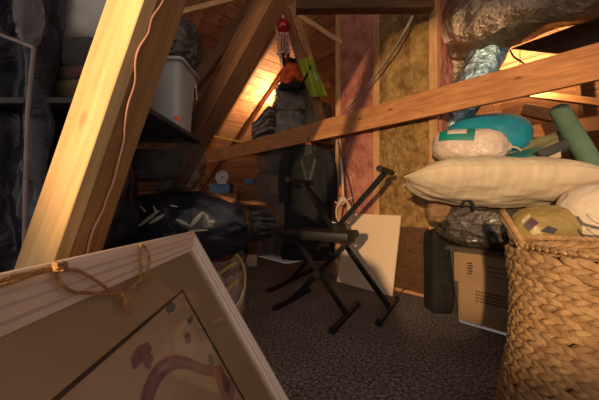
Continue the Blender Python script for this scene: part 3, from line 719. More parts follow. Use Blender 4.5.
# ================================================================== CLEAR TOTE STACK
z = 0.; hs = (.47, .49, .44, .32)
tl = ('bottom clear tote of the stack behind the black coat, on the carpet', 'second clear tote from the bottom of the stack behind the black coat',
      'third clear tote from the bottom, level with the coat shoulders', 'topmost clear tote of the stack, just under the tie board')
cm = ('navy_cloth', 'taupe_cloth', 'maroon_cloth', 'tan_cloth')
sc_ = V((-.29, 4.74, 0)); sr = math.atan2(-U.y, -U.x); SR = Matrix.Rotation(sr, 3, 'Z')
for i, h in enumerate(hs):
    t = thing('storage_tote', tl[i], 'tote', sc_+V((0, 0, z)), 'clear totes stacked behind the black coat')
    tote(t, sc_-U*.012*(i % 2)+V((0, 0, z)), .82, .48, h, .03, 'tote_clear', 'tote_lid', sr)
    for k in range(3):
        bm = N(); blob(bm, sc_+SR @ V((-.25+.25*k, 0, z+.02+h*.42)), (.125, .18, h*.40), 3.5, 4, .12, 2, i*5+k, wr=.05, wf=4, flat=z+.014, rot=sr)
        obj('clothes', bm, cm[(i+k) % 4], t, sharp=0)
    z += h+.003
pl = N(); bx(pl, uv(3.5, 3.0, z+.012), (1.5, .6, .022), Matrix((U, W, Z)).transposed(), .003)
put(obj('plywood_platform', pl, 'brown_wood', smooth=False), 'plywood sheet on the topmost clear tote, under the clothes bags', 'board')
zp = z+.025
bl = thing('folded_blanket', 'folded striped taupe blanket at the left end of the pile above the tie board', 'blanket', (-.53, 4.8, zp))
bm = N(); blob(bm, (-.53, 4.82, zp+.13), (.25, .16, .13), 4, 4, .05, 2, 3, flat=zp, rot=sr); obj('fold', bm, 'taupe_cloth', bl, sharp=0)
for k in range(6):
    bm = N()
    def fb(a, b, k=k):
        q = SR @ V((.5*(a-.5)+.012*fbm(V((a*3, b*2, k)), 3), .3*(b-.5), 0))
        return V((-.53, 4.8, zp+.29+k*.052+.13*(a-.35)+.03*math.sin(a*5+k*.7)+.012*fbm(V((a*4, b*4, k)), 4)))+q
    sheet(bm, fb, 24, 12); r = bmesh.ops.extrude_face_region(bm, geom=bm.faces[:])
    for v in [e for e in r['geom'] if isinstance(e, bmesh.types.BMVert)]: v.co += V((0, 0, -.042))
    obj('fold', bm, 'taupe_cloth' if k % 2 else 'grey_cloth', bl)
def cbag_(label, c, r, seed, m, flat):
    t = thing('clothes_bag', label, 'bag', (c[0], c[1], flat), 'clear clothes bags above the tie board')
    bm = N(); blob(bm, c, (r[0]*.9, r[1]*.9, r[2]*.9), 4, 5, .16, 2.4, seed, wr=.16, wf=2.6, flat=flat+.012); obj('clothes', bm, m, t, sharp=0)
    bm = N(); blob(bm, c, r, 4, 5, .12, 2.1, seed, wr=.12, wf=2.8, flat=flat); obj('wrapper', bm, 'clear_film', t, sharp=0); return t
cbag_('clear plastic bag of dark clothes at the front of the pile above the tie board', (-.13, 4.6, zp+.30), (.25, .17, .31), 3, 'grey_cloth', zp)
cbag_('upper clear bag of grey clothes directly under the lime and orange vest', (-.06, 4.62, zp+.80), (.31, .19, .28), 5, 'grey_cloth', zp+.55)
cbag_('round clear bag of pale cloth at the right of the pile above the tie board', (.28, 4.36, zp+.32), (.19, .17, .32), 9, 'olive_cloth', zp)
vt = thing('safety_vest', 'lime green and orange vest bundled on top of the clothes bags', 'vest', (.05, 4.6, zp+1.06))
bm = N(); blob(bm, P(303, 76, 4.45), (.16, .14, .24), 2.3, 5, .16, 2, 21, wr=.08, wf=3.2, tilt=Matrix.Rotation(-.25, 3, 'Y')); obj('vest_body', bm, 'lime', vt, sharp=0)
bm = N()
def vf(a, b):
    x = 298+13*a+15*b+4*b*(a-.5); y = 60+37*b-4*a+3*a*b
    return P(x, y, 3.88+.06*math.sin(a*9+b*2.5)+.02*fbm(V((a*4, b*4, 2)), 3)-.05*math.sin(a*math.pi))
sheet(bm, vf, 24, 30); r = bmesh.ops.extrude_face_region(bm, geom=bm.faces[:])
for v in [e for e in r['geom'] if isinstance(e, bmesh.types.BMVert)]: v.co += V((0, .018, 0))
obj('vest_panel', bm, 'lime', vt, sharp=0)
wf_ = lambda q, i, k: .03*fbm(q*9, 4, 3, True)
def roll(pts, r, nm, m, sub=None):
    bm = N(); ps = spline(pts, 8); tube(bm, ps, [r*(.45+.55*math.sin(math.pi*(.12+.76*n/(len(ps)-1)))) for n in range(len(ps))], 16, fn=wf_); obj(nm, bm, m, vt, sharp=0)
roll([P(283, 83, 4.3), P(285, 74, 4.24), P(291, 68, 4.2), P(299, 70, 4.22), P(303, 77, 4.28)], .062, 'orange_lining', 'orange_plastic')
roll([P(286, 84, 4.22), P(290, 77, 4.16), P(297, 75, 4.16), P(302, 81, 4.2)], .05, 'orange_lining', 'orange_plastic')
roll([P(289, 65, 4.34), P(295, 60, 4.3), P(303, 60, 4.28), P(307, 67, 4.26)], .05, 'black_collar', 'black_cloth')
roll([P(280, 88, 4.32), P(288, 86, 4.24), P(297, 87, 4.2), P(307, 84, 4.24)], .06, 'black_trim', 'black_cloth')
bm = N(); tube(bm, spline([P(310, 66, 3.80), P(308, 73, 3.79), P(303, 82, 3.79)], 6), .016, 6); obj('black_strap', bm, 'black_cloth', vt)
bm = N(); bx(bm, P(313.5, 74, 3.9), (.035, .012, .2), Euler((0, -.5, 0)).to_matrix(), .003)  # daylight through a gap, shown as a white strip
put(obj('daylight_strip', bm, 'white_plastic'), 'small white strip standing in for daylight through a gap beside the lime vest', 'strip')
# red ornament
og = thing('glass_ornament', 'round red glass ornament with beaded strings hanging before the lit roof boards', 'ornament', P(281, 64, 3.9))
oc = P(283.2, 26, 3.9)
bm = N(); lathe(bm, oc, [(.001, .088), (.03, .083), (.06, .065), (.08, .035), (.088, 0), (.08, -.035), (.06, -.065), (.03, -.083), (.001, -.088)], 28); obj('glass_ball', bm, 'red_glass', og)
bm = N(); tube(bm, [oc+V((0, 0, .085)), P(283.2, 10, 3.9), V((P(283.2, 8, 3.9).x, 3.9, 4.08))], .004, 6); obj('hanging_wire', bm, 'dark_cable', og)
bm = N(); blob(bm, oc+V((0, 0, .12)), (.022, .022, .03), 2, 3); obj('cap', bm, 'bead', og)
for k, (dx, n) in enumerate(((-.07, 8), (-.035, 9), (.0, 7), (.035, 9), (.07, 7))):
    st = N()
    for j in range(n):
        blob(st, oc+V((dx+.006*math.sin(j*2.1+k), .02*math.sin(k*3), -.1-.033*j)), (.013, .013, .015), 2, 2)
    tube(st, [oc+V((dx*.6, 0, -.06)), oc+V((dx, .0, -.1-.033*n))], .002, 5)
    b = obj('bead_string', st, 'bead', og)
    e = N(); blob(e, oc+V((dx, .0, -.1-.033*n-.01)), (.02, .02, .024), 2, 2); obj('drop_bead', e, 'bead_blue' if k == 1 else 'bead', b)

# yellow cord, white hook
bm = N(); tube(bm, spline([P(204, 133, 5.6), P(220, 138, 5.5), P(236, 141, 5.4), P(250, 142.5, 5.3)], 5), .016, 8)
put(obj('yellow_rod', bm, 'yellow_cord'), 'thin yellow rod lying across the lower lit roof boards at left', 'rod')
bm = N(); tube(bm, spline([P(195.5, 76, 1.72), P(195, 82, 1.71), P(196, 88, 1.71), P(196.5, 94, 1.71), P(197, 100, 1.71)], 4), .003, 6); bx(bm, P(195.5, 86, 1.71), (.016, .006, .02)); 
put(obj('key_hook', bm, 'white_plastic'), 'small white hook hanging on the dark sloping brace', 'hook')

# ================================================================== COAT
co = thing('hanging_coat', 'long black coat on a hanger from the tie board, behind the keyboard stand', 'coat', (.14, 3.75, .18))
hc = V((P(308, 150, 3.75).x, 3.75, 0))
prof = [(1.66, .04, .03), (1.63, .13, .06), (1.58, .25, .085), (1.52, .295, .1), (1.40, .31, .11), (1.2, .30, .11), (1.0, .30, .11), (.8, .31, .115), (.6, .32, .12), (.4, .33, .125), (.2, .335, .13)]
bm = N(); seg = 64; rings = []
zs = [1.66-.03*i for i in range(50)]
for zz in zs:
    for (za, wa, da), (zb_, wb, db) in zip(prof, prof[1:]):
        if za >= zz >= zb_-1e-6:
            t = (za-zz)/(za-zb_); w_ = wa+(wb-wa)*t; d_2 = da+(db-da)*t; break
    ring = []
    for k in range(seg):
        a = 2*math.pi*k/seg; ca, sa = math.cos(a), math.sin(a)
        fall = min(1, (1.66-zz)/.4)
        rr = 1+.10*fall*math.sin(a*9+zz*1.2)*(.5+.5*abs(sa))+.05*fbm(V((ca*2, sa*2, zz*2)), 4)
        ring.append(bm.verts.new(hc+V((w_*(abs(ca)**.8)*(1 if ca > 0 else -1)*(1+.03*math.sin(zz*7)), d_2*sa*rr, zz))))
    rings.append(ring)
for A, B in zip(rings, rings[1:]):
    for k in range(seg): bm.faces.new((A[k], A[(k+1) % seg], B[(k+1) % seg], B[k]))
bm.faces.new(rings[0]); bm.faces.new(list(reversed(rings[-1])))
obj('coat_body', bm, 'black_cloth', co, sharp=0)
for s in (-1, 1):
    bm = N(); pts = spline([hc+V((s*.22, -.02, 1.56)), hc+V((s*.29, -.05, 1.40)), hc+V((s*.305, -.08, 1.15)), hc+V((s*.30, -.1, .92))], 8)
    tube(bm, pts, [.085-.02*i/len(pts) for i in range(len(pts))], 16, fn=lambda q, i, k: .012*fbm(q*8, 3, 3)); obj('sleeve', bm, 'black_cloth', co)
    bm = N(); vs = [hc+V(q) for q in ((s*.03, -.055, 1.655), (s*.10, -.085, 1.60), (s*.13, -.118, 1.47), (s*.075, -.128, 1.50), (s*.10, -.132, 1.42), (s*.012, -.14, 1.12), (s*.0, -.135, 1.16))]
    fc = bm.faces.new([bm.verts.new(v) for v in vs]); r = bmesh.ops.extrude_face_region(bm, geom=[fc])
    for v in [e for e in r['geom'] if isinstance(e, bmesh.types.BMVert)]: v.co.y += .03
    obj('lapel', bm, 'black_lapel', co, smooth=False)
bm = N(); bx(bm, hc+V((0, -.075, 1.55)), (.1, .05, .2), None, .01); obj('scarf', bm, 'grey_scarf', co, label='grey patterned cloth in the neck opening')
hg = thing('coat_hanger', 'black hanger with an orange tab carrying the long black coat', 'hanger', hc+V((0, 0, 1.66)))
bm = N(); tube(bm, spline([hc+V((-.2, 0, 1.60)), hc+V((-.06, 0, 1.665)), hc+V((0, 0, 1.675)), hc+V((.06, 0, 1.665)), hc+V((.2, 0, 1.60))], 6), .012, 8)
tube(bm, spline([hc+V((0, 0, 1.67)), hc+V((0, .0, 1.72)), hc+V((.02, .0, 1.745)), hc+V((.0, .03, 1.77)), hc+V((-.02, .05, 1.75))], 6), .0035, 6); obj('hanger_body', bm, 'black_metal', hg)
bm = N(); bx(bm, hc+V((0, -.03, 1.672)), (.075, .02, .03), None, .004); obj('size_tab', bm, 'orange_plastic', hg)
hook_y = 3.80

# ================================================================== KEYBOARD STAND + BENCH
BD = V((.5, .866, 0))
ks = thing('keyboard_stand', 'folding black metal X stand with tall T-shaped arms before the beige board', 'stand', (.35, 2.96, 0))
fR0, fR1 = P(379, 325, 2.2), P(396, 301, 2.70); fR0.z = fR1.z = .02
fL0, fL1 = P(270, 292, 2.99), P(312, 271, 3.86); fL0.z = fL1.z = .02
def bar(name, a, b, w, h, root, side=None, m='black_metal', **k): return beam(name, a, b, w, h, m, root, side=side, wob=0, n=2, **k)
def cap(root, p, d, parent): 
    bm = N(); tube(bm, [p-d*.02, p+d*.02], .027, 12); return obj('end_cap', bm, 'black_rubber', parent)
cR = (fR0+fR1)/2; cL = (fL0+fL1)/2; piv = P(340, 228, 2.96)
topR = P(386, 173, 2.55); topL = P(300, 183, 3.33)
for nm, f0, f1, ctr, top in (('right', fR0, fR1, cR, topL), ('left', fL0, fL1, cL, topR)):
    d = (f1-f0).normalized()
    off = d*(.03 if nm == 'right' else -.03)
    ft_ = bar('foot_bar', f0, f1, .038, .035, ks, side=Z); cap(ks, f0, d, ft_); cap(ks, f1, d, ft_)
    bar('arm', ctr+V((0, 0, .015))+off, top+off, .045, .028, ks, side=Z)
for top, hl in ((topR, .2), (topL, .27)):
    d = (fR1-fR0).normalized() if top is topR else (fL1-fL0).normalized()
    tbar = bar('support_bar', top-d*hl+V((0, 0, .02)), top+d*hl+V((0, 0, .02)), .04, .04, ks, side=Z); cap(ks, top-d*hl+V((0, 0, .02)), d, tbar); cap(ks, top+d*hl+V((0, 0, .02)), d, tbar)
bm = N(); tube(bm, [piv-BD*.08, piv+BD*.08], .04, 16); obj('pivot_knob', bm, 'black_rubber', ks)
kb = thing('keyboard_bench', 'black padded folding bench on X legs in front of the keyboard stand', 'bench', (.16, 2.55, 0))
gR0, gR1 = P(333, 333, 2.07), P(357, 305, 2.58); gL0, gL1 = P(276, 311, 2.5), P(308, 292, 2.98)
for q in (gR0, gR1, gL0, gL1): q.z = .02
dR = (gR1-gR0).normalized(); dL = (gL1-gL0).normalized()
hR = (gR0+gR1)/2; hL = (gL0+gL1)/2
sR = P(349, 240, 2.42); sL = P(294, 240, 2.68); sR.z = sL.z = .60
for f0, f1, ctr, top, o_, d in ((gR0, gR1, hR, sL, .025, dR), (gL0, gL1, hL, sR, -.025, dL)):
    ft_ = bar('foot_bar', f0, f1, .036, .034, kb, side=Z); cap(kb, f0, d, ft_); cap(kb, f1, d, ft_)
    bar('leg', ctr+dR*o_, top+dR*o_, .042, .028, kb, side=Z)
bm = N(); pv = (hR+sL+hL+sR)/4; tube(bm, [pv-dR*.06, pv+dR*.06], .035, 14); obj('pivot_bolt', bm, 'black_rubber', kb)
ex = (sR-sL).normalized(); ey = Z.cross(ex); mt = Matrix((ex, ey, Z)).transposed()
bm = N(); bx(bm, (sR+sL)/2+V((0, 0, .055)), (.62, .3, .07), mt, .022); obj('seat_cushion', bm, 'black_vinyl', kb)
bm = N(); bx(bm, (sR+sL)/2+V((0, 0, .014)), (.5, .2, .02), mt, .004); obj('seat_plate', bm, 'black_metal', kb)
for s in (sR, sL):
    bar('seat_bracket', s-ey*.12, s+ey*.12, .03, .03, kb, side=Z)

# beige board
bm = N(); b0, b1 = P(402, 299, 2.83), P(345, 285, 3.28); b0.z = b1.z = 0
b0 += W*.03; b1 += W*.03
t0, t1 = wp(.305, .012, .79), wp(1.11, .012, .79)
dx = (b1-b0).normalized(); lean = W*.17+V((0, 0, .79))
b0 = W0+U*.35+Nn*.20; b1 = W0+U*1.06+Nn*.2
vs = [b0, b1, b1+lean, b0+lean]; fc = bm.faces.new([bm.verts.new(v) for v in vs]); r = bmesh.ops.extrude_face_region(bm, geom=[fc])
for v in [e for e in r['geom'] if isinstance(e, bmesh.types.BMVert)]: v.co += W*.018
put(obj('board', bm, 'beige_board', smooth=False), 'plain beige board leaning against the insulated wall behind the keyboard stand', 'board')
o = beam('wood_strip', wp(.33, .1, .012), wp(.02, .06, .30), .02, .012, 'dark_wood', seed=3); put(o, 'thin dark strip leaning at the foot of the wall beside the beige board', 'strip')

# cables on the wall
cw = thing('cable_bundle', 'bundle of grey cables sagging diagonally across the top of the insulated wall', 'cable', P(342, 116, 3.45))
for k in range(4):
    bm = N(); tube(bm, spline([P(424+k*2.2, -14, 2.62), P(405+k*1.6, 30-k*2, 2.74), P(385+k*1.2, 62-k, 2.95), P(362+k*.6, 92-k*.5, 3.2), P(341, 116, 3.48)], 8), .009, 8)
    obj('cable', bm, ('grey_cord', 'white_cord', 'grey_cord', 'dark_cable')[k], cw)
cr = thing('cord_coil', 'coiled pale cord hanging at the left edge of the insulated wall', 'cord', P(343, 232, 3.42))
for k in range(6):
    bm = N(); c0 = P(343, 210, 3.22)
    tube(bm, [c0+V(((.07+.006*k)*math.cos(a)*.85, -.012*k+.02*math.sin(a*2), (.17-.01*k)*math.sin(a)-.02)) for a in [i*2*math.pi/30 for i in range(30)]], .008, 6, closed=True); obj('loop', bm, 'white_cord', cr)
bm = N(); tube(bm, spline([P(335, 202, 3.2), P(342, 204, 3.17), P(349, 199, 3.2), P(352, 198, 3.22)], 5), .007, 6); tube(bm, spline([P(343, 203, 3.22), P(342.5, 180, 3.36), P(341, 160, 3.5), P(340, 141, 3.52)], 5), .014, 8); obj('tie_cord', bm, 'white_cord', cr)
bm = N(); tube(bm, spline([P(338, 142, 3.46), P(344, 165, 3.44), P(351, 190, 3.42), P(354, 208, 3.42)], 6), .006, 6)
put(obj('cord', bm, 'black_cord'), 'thin black cord hanging across the pink insulation beside the coiled cord', 'cord')
bm = N(); tube(bm, spline([P(339, 140, 3.52), P(340, 165, 3.5), P(339, 185, 3.48)], 6), .009, 6)
put(obj('cord', bm, 'blue_cord'), 'short blue cord hanging between the black coat and pink insulation', 'cord')
bm = N(); bx(bm, P(340.5, 191, 3.47), (.035, .03, .1), None, .01)
put(obj('plug', bm, 'orange_plastic'), 'small orange plug above the coiled pale cord', 'plug')

# ================================================================== RIGHT PILE
big = thing('cardboard_box', 'big old carton hidden behind the cream pillow, carrying the teal bag', 'box', uv(.7, 3.06))
R = Matrix((U, W, Z)).transposed()
bm = N(); bx(bm, uv(.70, 3.06, .625), (.80, .56, 1.25), R, .008); obj('carton', bm, 'cardboard_dark', big)
bm = N(); bx(bm, uv(.70, 3.06, 1.251), (.8, .05, .003), R); obj('tape', bm, 'tan_cloth', big)
big2 = thing('cardboard_box', 'second old carton at right behind the green tube', 'box', uv(-.12, 3.1))
bm = N(); bx(bm, uv(-.12, 3.1, .465), (.8, .6, .93), R, .008); obj('carton', bm, 'cardboard_dark', big2)
tbg = N(); tc_ = P(482, 140, 2.85); blob(tbg, tc_, (.39, .27, .235), 2.5, 5, .07, 1.3, 31, wr=.02, wf=3, flat=1.255, rot=-.6)
t = thing('storage_bag', 'round teal fabric bag behind the white wrapped roll, under the silver duct', 'bag', (tc_.x, tc_.y, 1.255))
obj('bag_body', tbg, 'teal_bag', t, sharp=0)
bm = N(); tube(bm, spline([P(500, 151, 2.55), P(508, 147, 2.5), P(517, 148, 2.5), P(522, 152, 2.52)], 5), .011, 6); blob(bm, P(505, 147, 2.52), (.05, .035, .045), 2.2, 4, .2, 2, 3, wr=.1); obj('drawstring', bm, 'white_cloth', t, label='white drawstring toggle')
# wrapped roll
wr = thing('wrapped_roll', 'roll wrapped in white plastic with a green label, in front of the teal bag', 'roll', P(467, 163, 2.42))
rc_ = P(468, 147, 2.45); rx = V((.84, -.5, -.12)).normalized()
rm = Matrix((rx, Z.cross(rx).normalized(), rx.cross(Z.cross(rx).normalized()))).transposed()
bm = N(); blob(bm, (0, 0, 0), (.27, .145, .14), 3.2, 5, .05, 1.5, 41, wr=.035, wf=5)
for v in bm.verts: v.co = rm @ v.co+rc_
obj('roll_body', bm, 'white_film', wr, sharp=0)
def patch(bm, px0, a0, px1, a1, n=8):
    g = []
    for i in range(n+1):
        row = []
        for j in range(n+1):
            x = px0+(px1-px0)*i/n; a = a0+(a1-a0)*j/n
            s = (1-abs(x/.275)**3.2)**(1/3.2) if abs(x) < .275 else 0
            q = V((math.cos(a), math.sin(a))); k = (abs(q.x)**3.2+abs(q.y)**3.2)**(-1/3.2)
            row.append(bm.verts.new(rm @ V((x, .154*s*k*q.x, .149*s*k*q.y))+rc_))
        g.append(row)
    for i in range(n):
        for j in range(n): bm.faces.new((g[i][j], g[i+1][j], g[i+1][j+1], g[i][j+1]))
bm = N(); patch(bm, -.22, 2.25, -.16, 2.95); patch(bm, -.16, 2.6, -.02, 2.95); patch(bm, -.02, 2.25, .04, 2.95); obj('label', bm, 'green_label', wr, label='green label with a pale square')
# teal folder and pages
tf = thing('folder', 'teal folder over cream pages lying behind the cream pillow', 'folder', P(518, 160, 2.35))
rt = Matrix.Rotation(-.35, 3, 'Z') @ Matrix.Rotation(-.22, 3, 'Y') @ Matrix.Rotation(.25, 3, 'X')
bm = N(); bx(bm, P(517, 156, 2.38), (.46, .3, .012), rt, .003); obj('cover', bm, 'teal_flat', tf)
bm = N(); bx(bm, P(519, 160, 2.38), (.44, .28, .045), rt, .003); obj('pages', bm, 'cream_pages', tf)
bm = N()
def pap(a, b):
    o_ = V((2.0, 2.60, 1.27)); e = .03*fbm(V((a*9, b*3, 1)), 2, 4)
    return o_+V((.50*(a-.35), -.10*a-.02*b, (.17*(.7+.6*a)+e)*b+.10*a))+V((0, .06*fbm(V((a*3, b*3, 0)), 3), 0))
sheet(bm, pap, 26, 16); r = bmesh.ops.extrude_face_region(bm, geom=bm.faces[:])
for v in [e for e in r['geom'] if isinstance(e, bmesh.types.BMVert)]: v.co += V((.01, .03, 0))
put(obj('crumpled_paper', bm, 'olive_paper', sharp=0), 'olive crumpled paper with a ragged edge left of the green tube', 'paper')
bm = N(); bx(bm, P(551, 150, 2.18), (.2, .1, .06), Matrix.Rotation(-.3, 3, 'Z') @ Matrix.Rotation(-.45, 3, 'Y'), .006)
put(obj('box', bm, 'dark_box'), 'flat charcoal box end between the teal folder and green tube', 'box')
# green tube
gt = thing('mailing_tube', 'tall grey-green cardboard tube leaning behind the white cushion', 'tube', V((2.15, 2.0, .95)))
ga, gb = P(559, 110, 2.5), P(612, 198, 2.0); gd = (gb-ga).normalized()
bm = N(); gm = Matrix.Rotation(0, 3, 'Z'); zq = gd; xq = zq.cross(Z).normalized(); yq = zq.cross(xq); gm = Matrix((xq, yq, zq)).transposed()
L = (gb-ga).length; lathe(bm, ga, [(.064, 0), (.068, .002), (.068, .06), (.069, L*.5), (.069, L), (.064, L), (.064, .0)], 30, gm)
lathe(bm, ga, [(.064, L*.98), (.001, L*.98)], 30, gm); obj('tube_wall', bm, 'grey_green', gt)
bm = N(); lathe(bm, ga, [(.0635, .0), (.0685, -.001), (.07, .004), (.0685, .012)], 30, gm); obj('rim', bm, 'cardboard_dark', gt)
bm = N(); lathe(bm, ga, [(.0635, .025), (.0, .03)], 30, gm); lathe(bm, ga, [(.0636, .001), (.0636, L*.9)], 30, gm); obj('liner', bm, 'dark_box', gt)
bm = N(); blob(bm, P(577, 170, 1.92), (.05, .04, .055), 2.2, 4, .2, 2, 3, wr=.1); put(obj('tissue', bm, 'white_plastic', sharp=0), 'scrap of white plastic tucked behind the pillow by the green tube', 'plastic')
# bin under the cushions
bn = thing('storage_bin', 'dark lidded bin behind the woven basket, under the cushions', 'bin', (1.66, 1.58, 0))
tote(bn, (1.68, 1.585, 0), .84, .29, .67, .03, 'dark_box', 'dark_box')
# pillow
pw = thing('pillow', 'long cream body pillow with ribbed cover lying across the right pile', 'pillow', (1.27, 1.87, .93))
bm = N(); pax = V((1.05, -.26, -.03)); edge = pillow(bm, (1.28, 1.87, 1.06), pax, V((.1, .8, -.35)), 1.15, .5, .29, 3)
obj('pillow_case', bm, 'cream_cloth', pw, sharp=0)
bm = N(); tube(bm, edge, .006, 6, closed=True); obj('piping', bm, 'cream_cloth', pw)
# grey bag over tote
gb_ = thing('plastic_bag', 'shiny grey-brown plastic bag squashed between the cream pillow and the clear tote', 'bag', (1.3, 2.08, .615))
bm = N(); blob(bm, (1.34, 2.08, .775), (.3, .2, .165), 2.3, 5, .14, 1.7, 52, wr=.12, wf=3.6, flat=.617, rot=-.3); obj('bag_body', bm, 'grey_film', gb_, sharp=0)
bm = N(); tube(bm, spline([P(462, 204, 1.86), P(466, 200, 1.84), P(472, 203, 1.84), P(474, 210, 1.85)], 5), .009, 6); obj('bag_cord', bm, 'black_cord', gb_)
bm = N(); blob(bm, (1.06, 2.18, .86), (.1, .08, .085), 2.2, 4, .2, 2, 5, wr=.15, wf=3); obj('bag_neck', bm, 'tan_cloth', gb_, sharp=0)
# clear tote with cartons
TA = V((1.22, 2.26, 0)); tdir = -U; tb_ = W
tc2 = TA+tdir*.21+tb_*.14; tr = math.atan2(tdir.y, tdir.x)
ct = thing('storage_tote', 'tall clear tote holding two cartons, beside the woven basket', 'tote', tc2)
tote(ct, tc2, .52, .36, .60, .055, 'tote_clear', 'tote_lid', tr)
RT = Matrix.Rotation(tr, 3, 'Z')
for (z0, z1, lab, w_, kind) in ((.016, .315, 'lower tan carton with a block of dark print inside the clear tote', .385, 0), (.32, .545, 'upper tan carton with a small diamond mark inside the clear tote', .43, 1)):
    c_ = tc2+V((0, 0, (z0+z1)/2))+RT @ V((-.01, -.03 if kind else -.005, 0)); t = thing('carton', lab, 'box', V((c_.x, c_.y, z0)))
    bm = N(); bx(bm, c_, (w_, .22, z1-z0), RT, .004); obj('carton_body', bm, 'cardboard', t)
    def ff(x, zq): return c_+RT @ V((x*w_, -.1125, zq*(z1-z0)))
    bm = N()
    if kind:
        for i in range(4):
            for j in range(5):
                bx(bm, ff(-.27+.02*(i+.5*(j % 2)), -.16+.085*j), (.008, .003, .014), RT @ Matrix.Rotation(.78, 3, 'Y'))
        obj('diamond_mark', bm, 'ink', t); bm = N()
        for j, k in enumerate((.26, .26, .2)): bx(bm, ff(.16, .14-.15*j), (w_*k, .003, .012), RT)
        obj('faint_print', bm, 'pale_ink', t)
    else:
        rnd = random.Random(4)
        for j in range(4):
            x = -.18
            while x < .36:
                q = rnd.uniform(.02, .05); bx(bm, ff(x+q/2, .33-.08*j), (w_*q, .003, .013), RT); x += q+.018
        obj('dark_print', bm, 'ink', t)
bm = N(); blob(bm, (1.2, 2.5, .34), (.095, .10, .36), 8, 4, .1, 1.5, 61, wr=.03, wf=2.5, flat=0); put(obj('plastic_bag', bm, 'black_cloth', sharp=0), 'narrow dark bag standing between the wall end and the clear tote', 'bag')
# yellow bag and white cushion
yl = thing('yellow_bag', 'dull yellow plastic bag with plum label, between the basket rim and pillow', 'bag', (1.35, 1.56, .673))
ycn = V((1.33, 1.57, .79)); bm = N(); blob(bm, ycn, (.175, .115, .125), 2.3, 5, .08, 1.6, 71, wr=.05, wf=4, flat=.673); obj('bag_body', bm, 'yellow_plastic', yl, sharp=0)
def on_y(px, py):
    o_ = V((0, 0, EYE)); d = P(px, py, 1.)-o_; s = 1.3
    while s < 1.75:
        q = o_+d*s; r = q-ycn
        if abs(r.x/.182)**2.3+abs(r.y/.124)**2.3+abs(r.z/.134)**2.3 < 1: return q-V((0, .006, 0))
        s += .003
    return o_+d*1.46
def pq(bm, q):
    A = [on_y(*p) for p in q]; n = 5
    gg = [[A[0].lerp(A[1], i/n).lerp(A[3].lerp(A[2], i/n), j/n) for j in range(n+1)] for i in range(n+1)]
    vv = [[bm.verts.new(p-V((0, .006, 0))) for p in row] for row in gg]
    for i in range(n):
        for j in range(n): bm.faces.new((vv[i][j], vv[i+1][j], vv[i+1][j+1], vv[i][j+1]))
bm = N(); pq(bm, [(522, 225), (530, 217.5), (537, 222.5), (527, 231)]); obj('label', bm, 'plum', yl, label='plum label')
bm = N(); pq(bm, [(519, 221), (527, 213.5), (529.5, 216), (521, 223.5)]); obj('label', bm, 'cream_cloth', yl, label='pale label stripe')
bm = N(); pq(bm, [(539, 231), (546, 225.5), (556, 229), (552, 234)]); obj('label', bm, 'dark_box', yl, label='dark corner print')
cu = thing('cushion', 'round off-white cushion with a tied end at the right edge above the basket', 'cushion', (1.62, 1.5, .675))
bm = N(); blob(bm, (1.64, 1.55, .855), (.235, .16, .185), 2.3, 5, .06, 1.4, 81, wr=.03, wf=3, flat=.674); obj('cushion_body', bm, 'white_cloth', cu, sharp=0)
for k in range(2):
    bm = N(); tube(bm, spline([P(588, 214+k*14, 1.33), P(592, 218+k*13, 1.31), P(598, 222+k*12, 1.3), P(612, 228+k*8, 1.32)], 6), .008, 8); obj('tie_end', bm, 'white_cloth', cu)

# ================================================================== BASKET
bk = thing('woven_basket', 'large chunky woven seagrass basket in the right foreground', 'basket', (1.085, 1.02, 0))
bc = V((1.085, 1.02, 0))
def br(z): return .272+.045*max(0, 1-z/.62)**.8+.012*math.sin(z*9+1)
RZ = .775
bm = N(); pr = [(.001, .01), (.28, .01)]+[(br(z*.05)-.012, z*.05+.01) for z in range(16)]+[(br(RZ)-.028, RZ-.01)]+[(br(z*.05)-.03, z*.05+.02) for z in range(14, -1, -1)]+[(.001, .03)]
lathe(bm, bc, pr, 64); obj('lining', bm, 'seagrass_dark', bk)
def strand(bm, c_, tdir, ndir, L, w, th, seg=6, rn=5):
    s = tdir.cross(ndir).normalized(); rings = []
    for i in range(rn):
        t = -1+2*(i+.5)/rn*1.0; t = -1+2*i/(rn-1)*.96+.04; rr = max(.15, (1-t*t))**.55
        rings.append([bm.verts.new(c_+tdir*(t*L)+s*(w*rr*math.cos(2*math.pi*k/seg))+ndir*(th*rr*math.sin(2*math.pi*k/seg)+.006*(1-t*t)*1)) for k in range(seg)])
    for A, B in zip(rings, rings[1:]):
        for k in range(seg): bm.faces.new((A[k], A[(k+1) % seg], B[(k+1) % seg], B[k]))
    bm.faces.new(rings[0]); bm.faces.new(list(reversed(rings[-1])))
rnd = random.Random(11); bm = N(); rows = 33; nk = 40
for i in range(rows):
    z = .02+i*(RZ-.04)/(rows-1); r_ = br(z)
    for inner in (0, 1):
        if inner and i < 17: continue
        for k in range(nk):
            a = 2*math.pi*(k+.5*(i % 2))/nk+rnd.uniform(-.015, .015)
            n_ = V((math.cos(a), math.sin(a), 0)); tt = V((-math.sin(a), math.cos(a), 0))
            sl = (.38 if i % 2 else -.30)+rnd.uniform(-.12, .12)
            td = (tt*math.cos(sl)+Z*math.sin(sl)*(1 if True else -1)).normalized()
            rr = r_-.004 if not inner else r_-.034
            strand(bm, bc+n_*rr+V((0, 0, z+rnd.uniform(-.003, .003))), td, n_ if not inner else -n_, .034+rnd.uniform(-.005, .005), .0145, .012+rnd.uniform(-.002, .002))
obj('woven_body', bm, 'seagrass', bk)
bm = N(); nk = 70
for k in range(nk):
    a = 2*math.pi*k/nk; n_ = V((math.cos(a), math.sin(a), 0)); tt = V((-math.sin(a), math.cos(a), 0))
    strand(bm, bc+n_*(br(RZ)-.018)+V((0, 0, RZ+.004)), (tt*.8+Z*.1+n_*.55).normalized(), Z, .024, .012, .012)
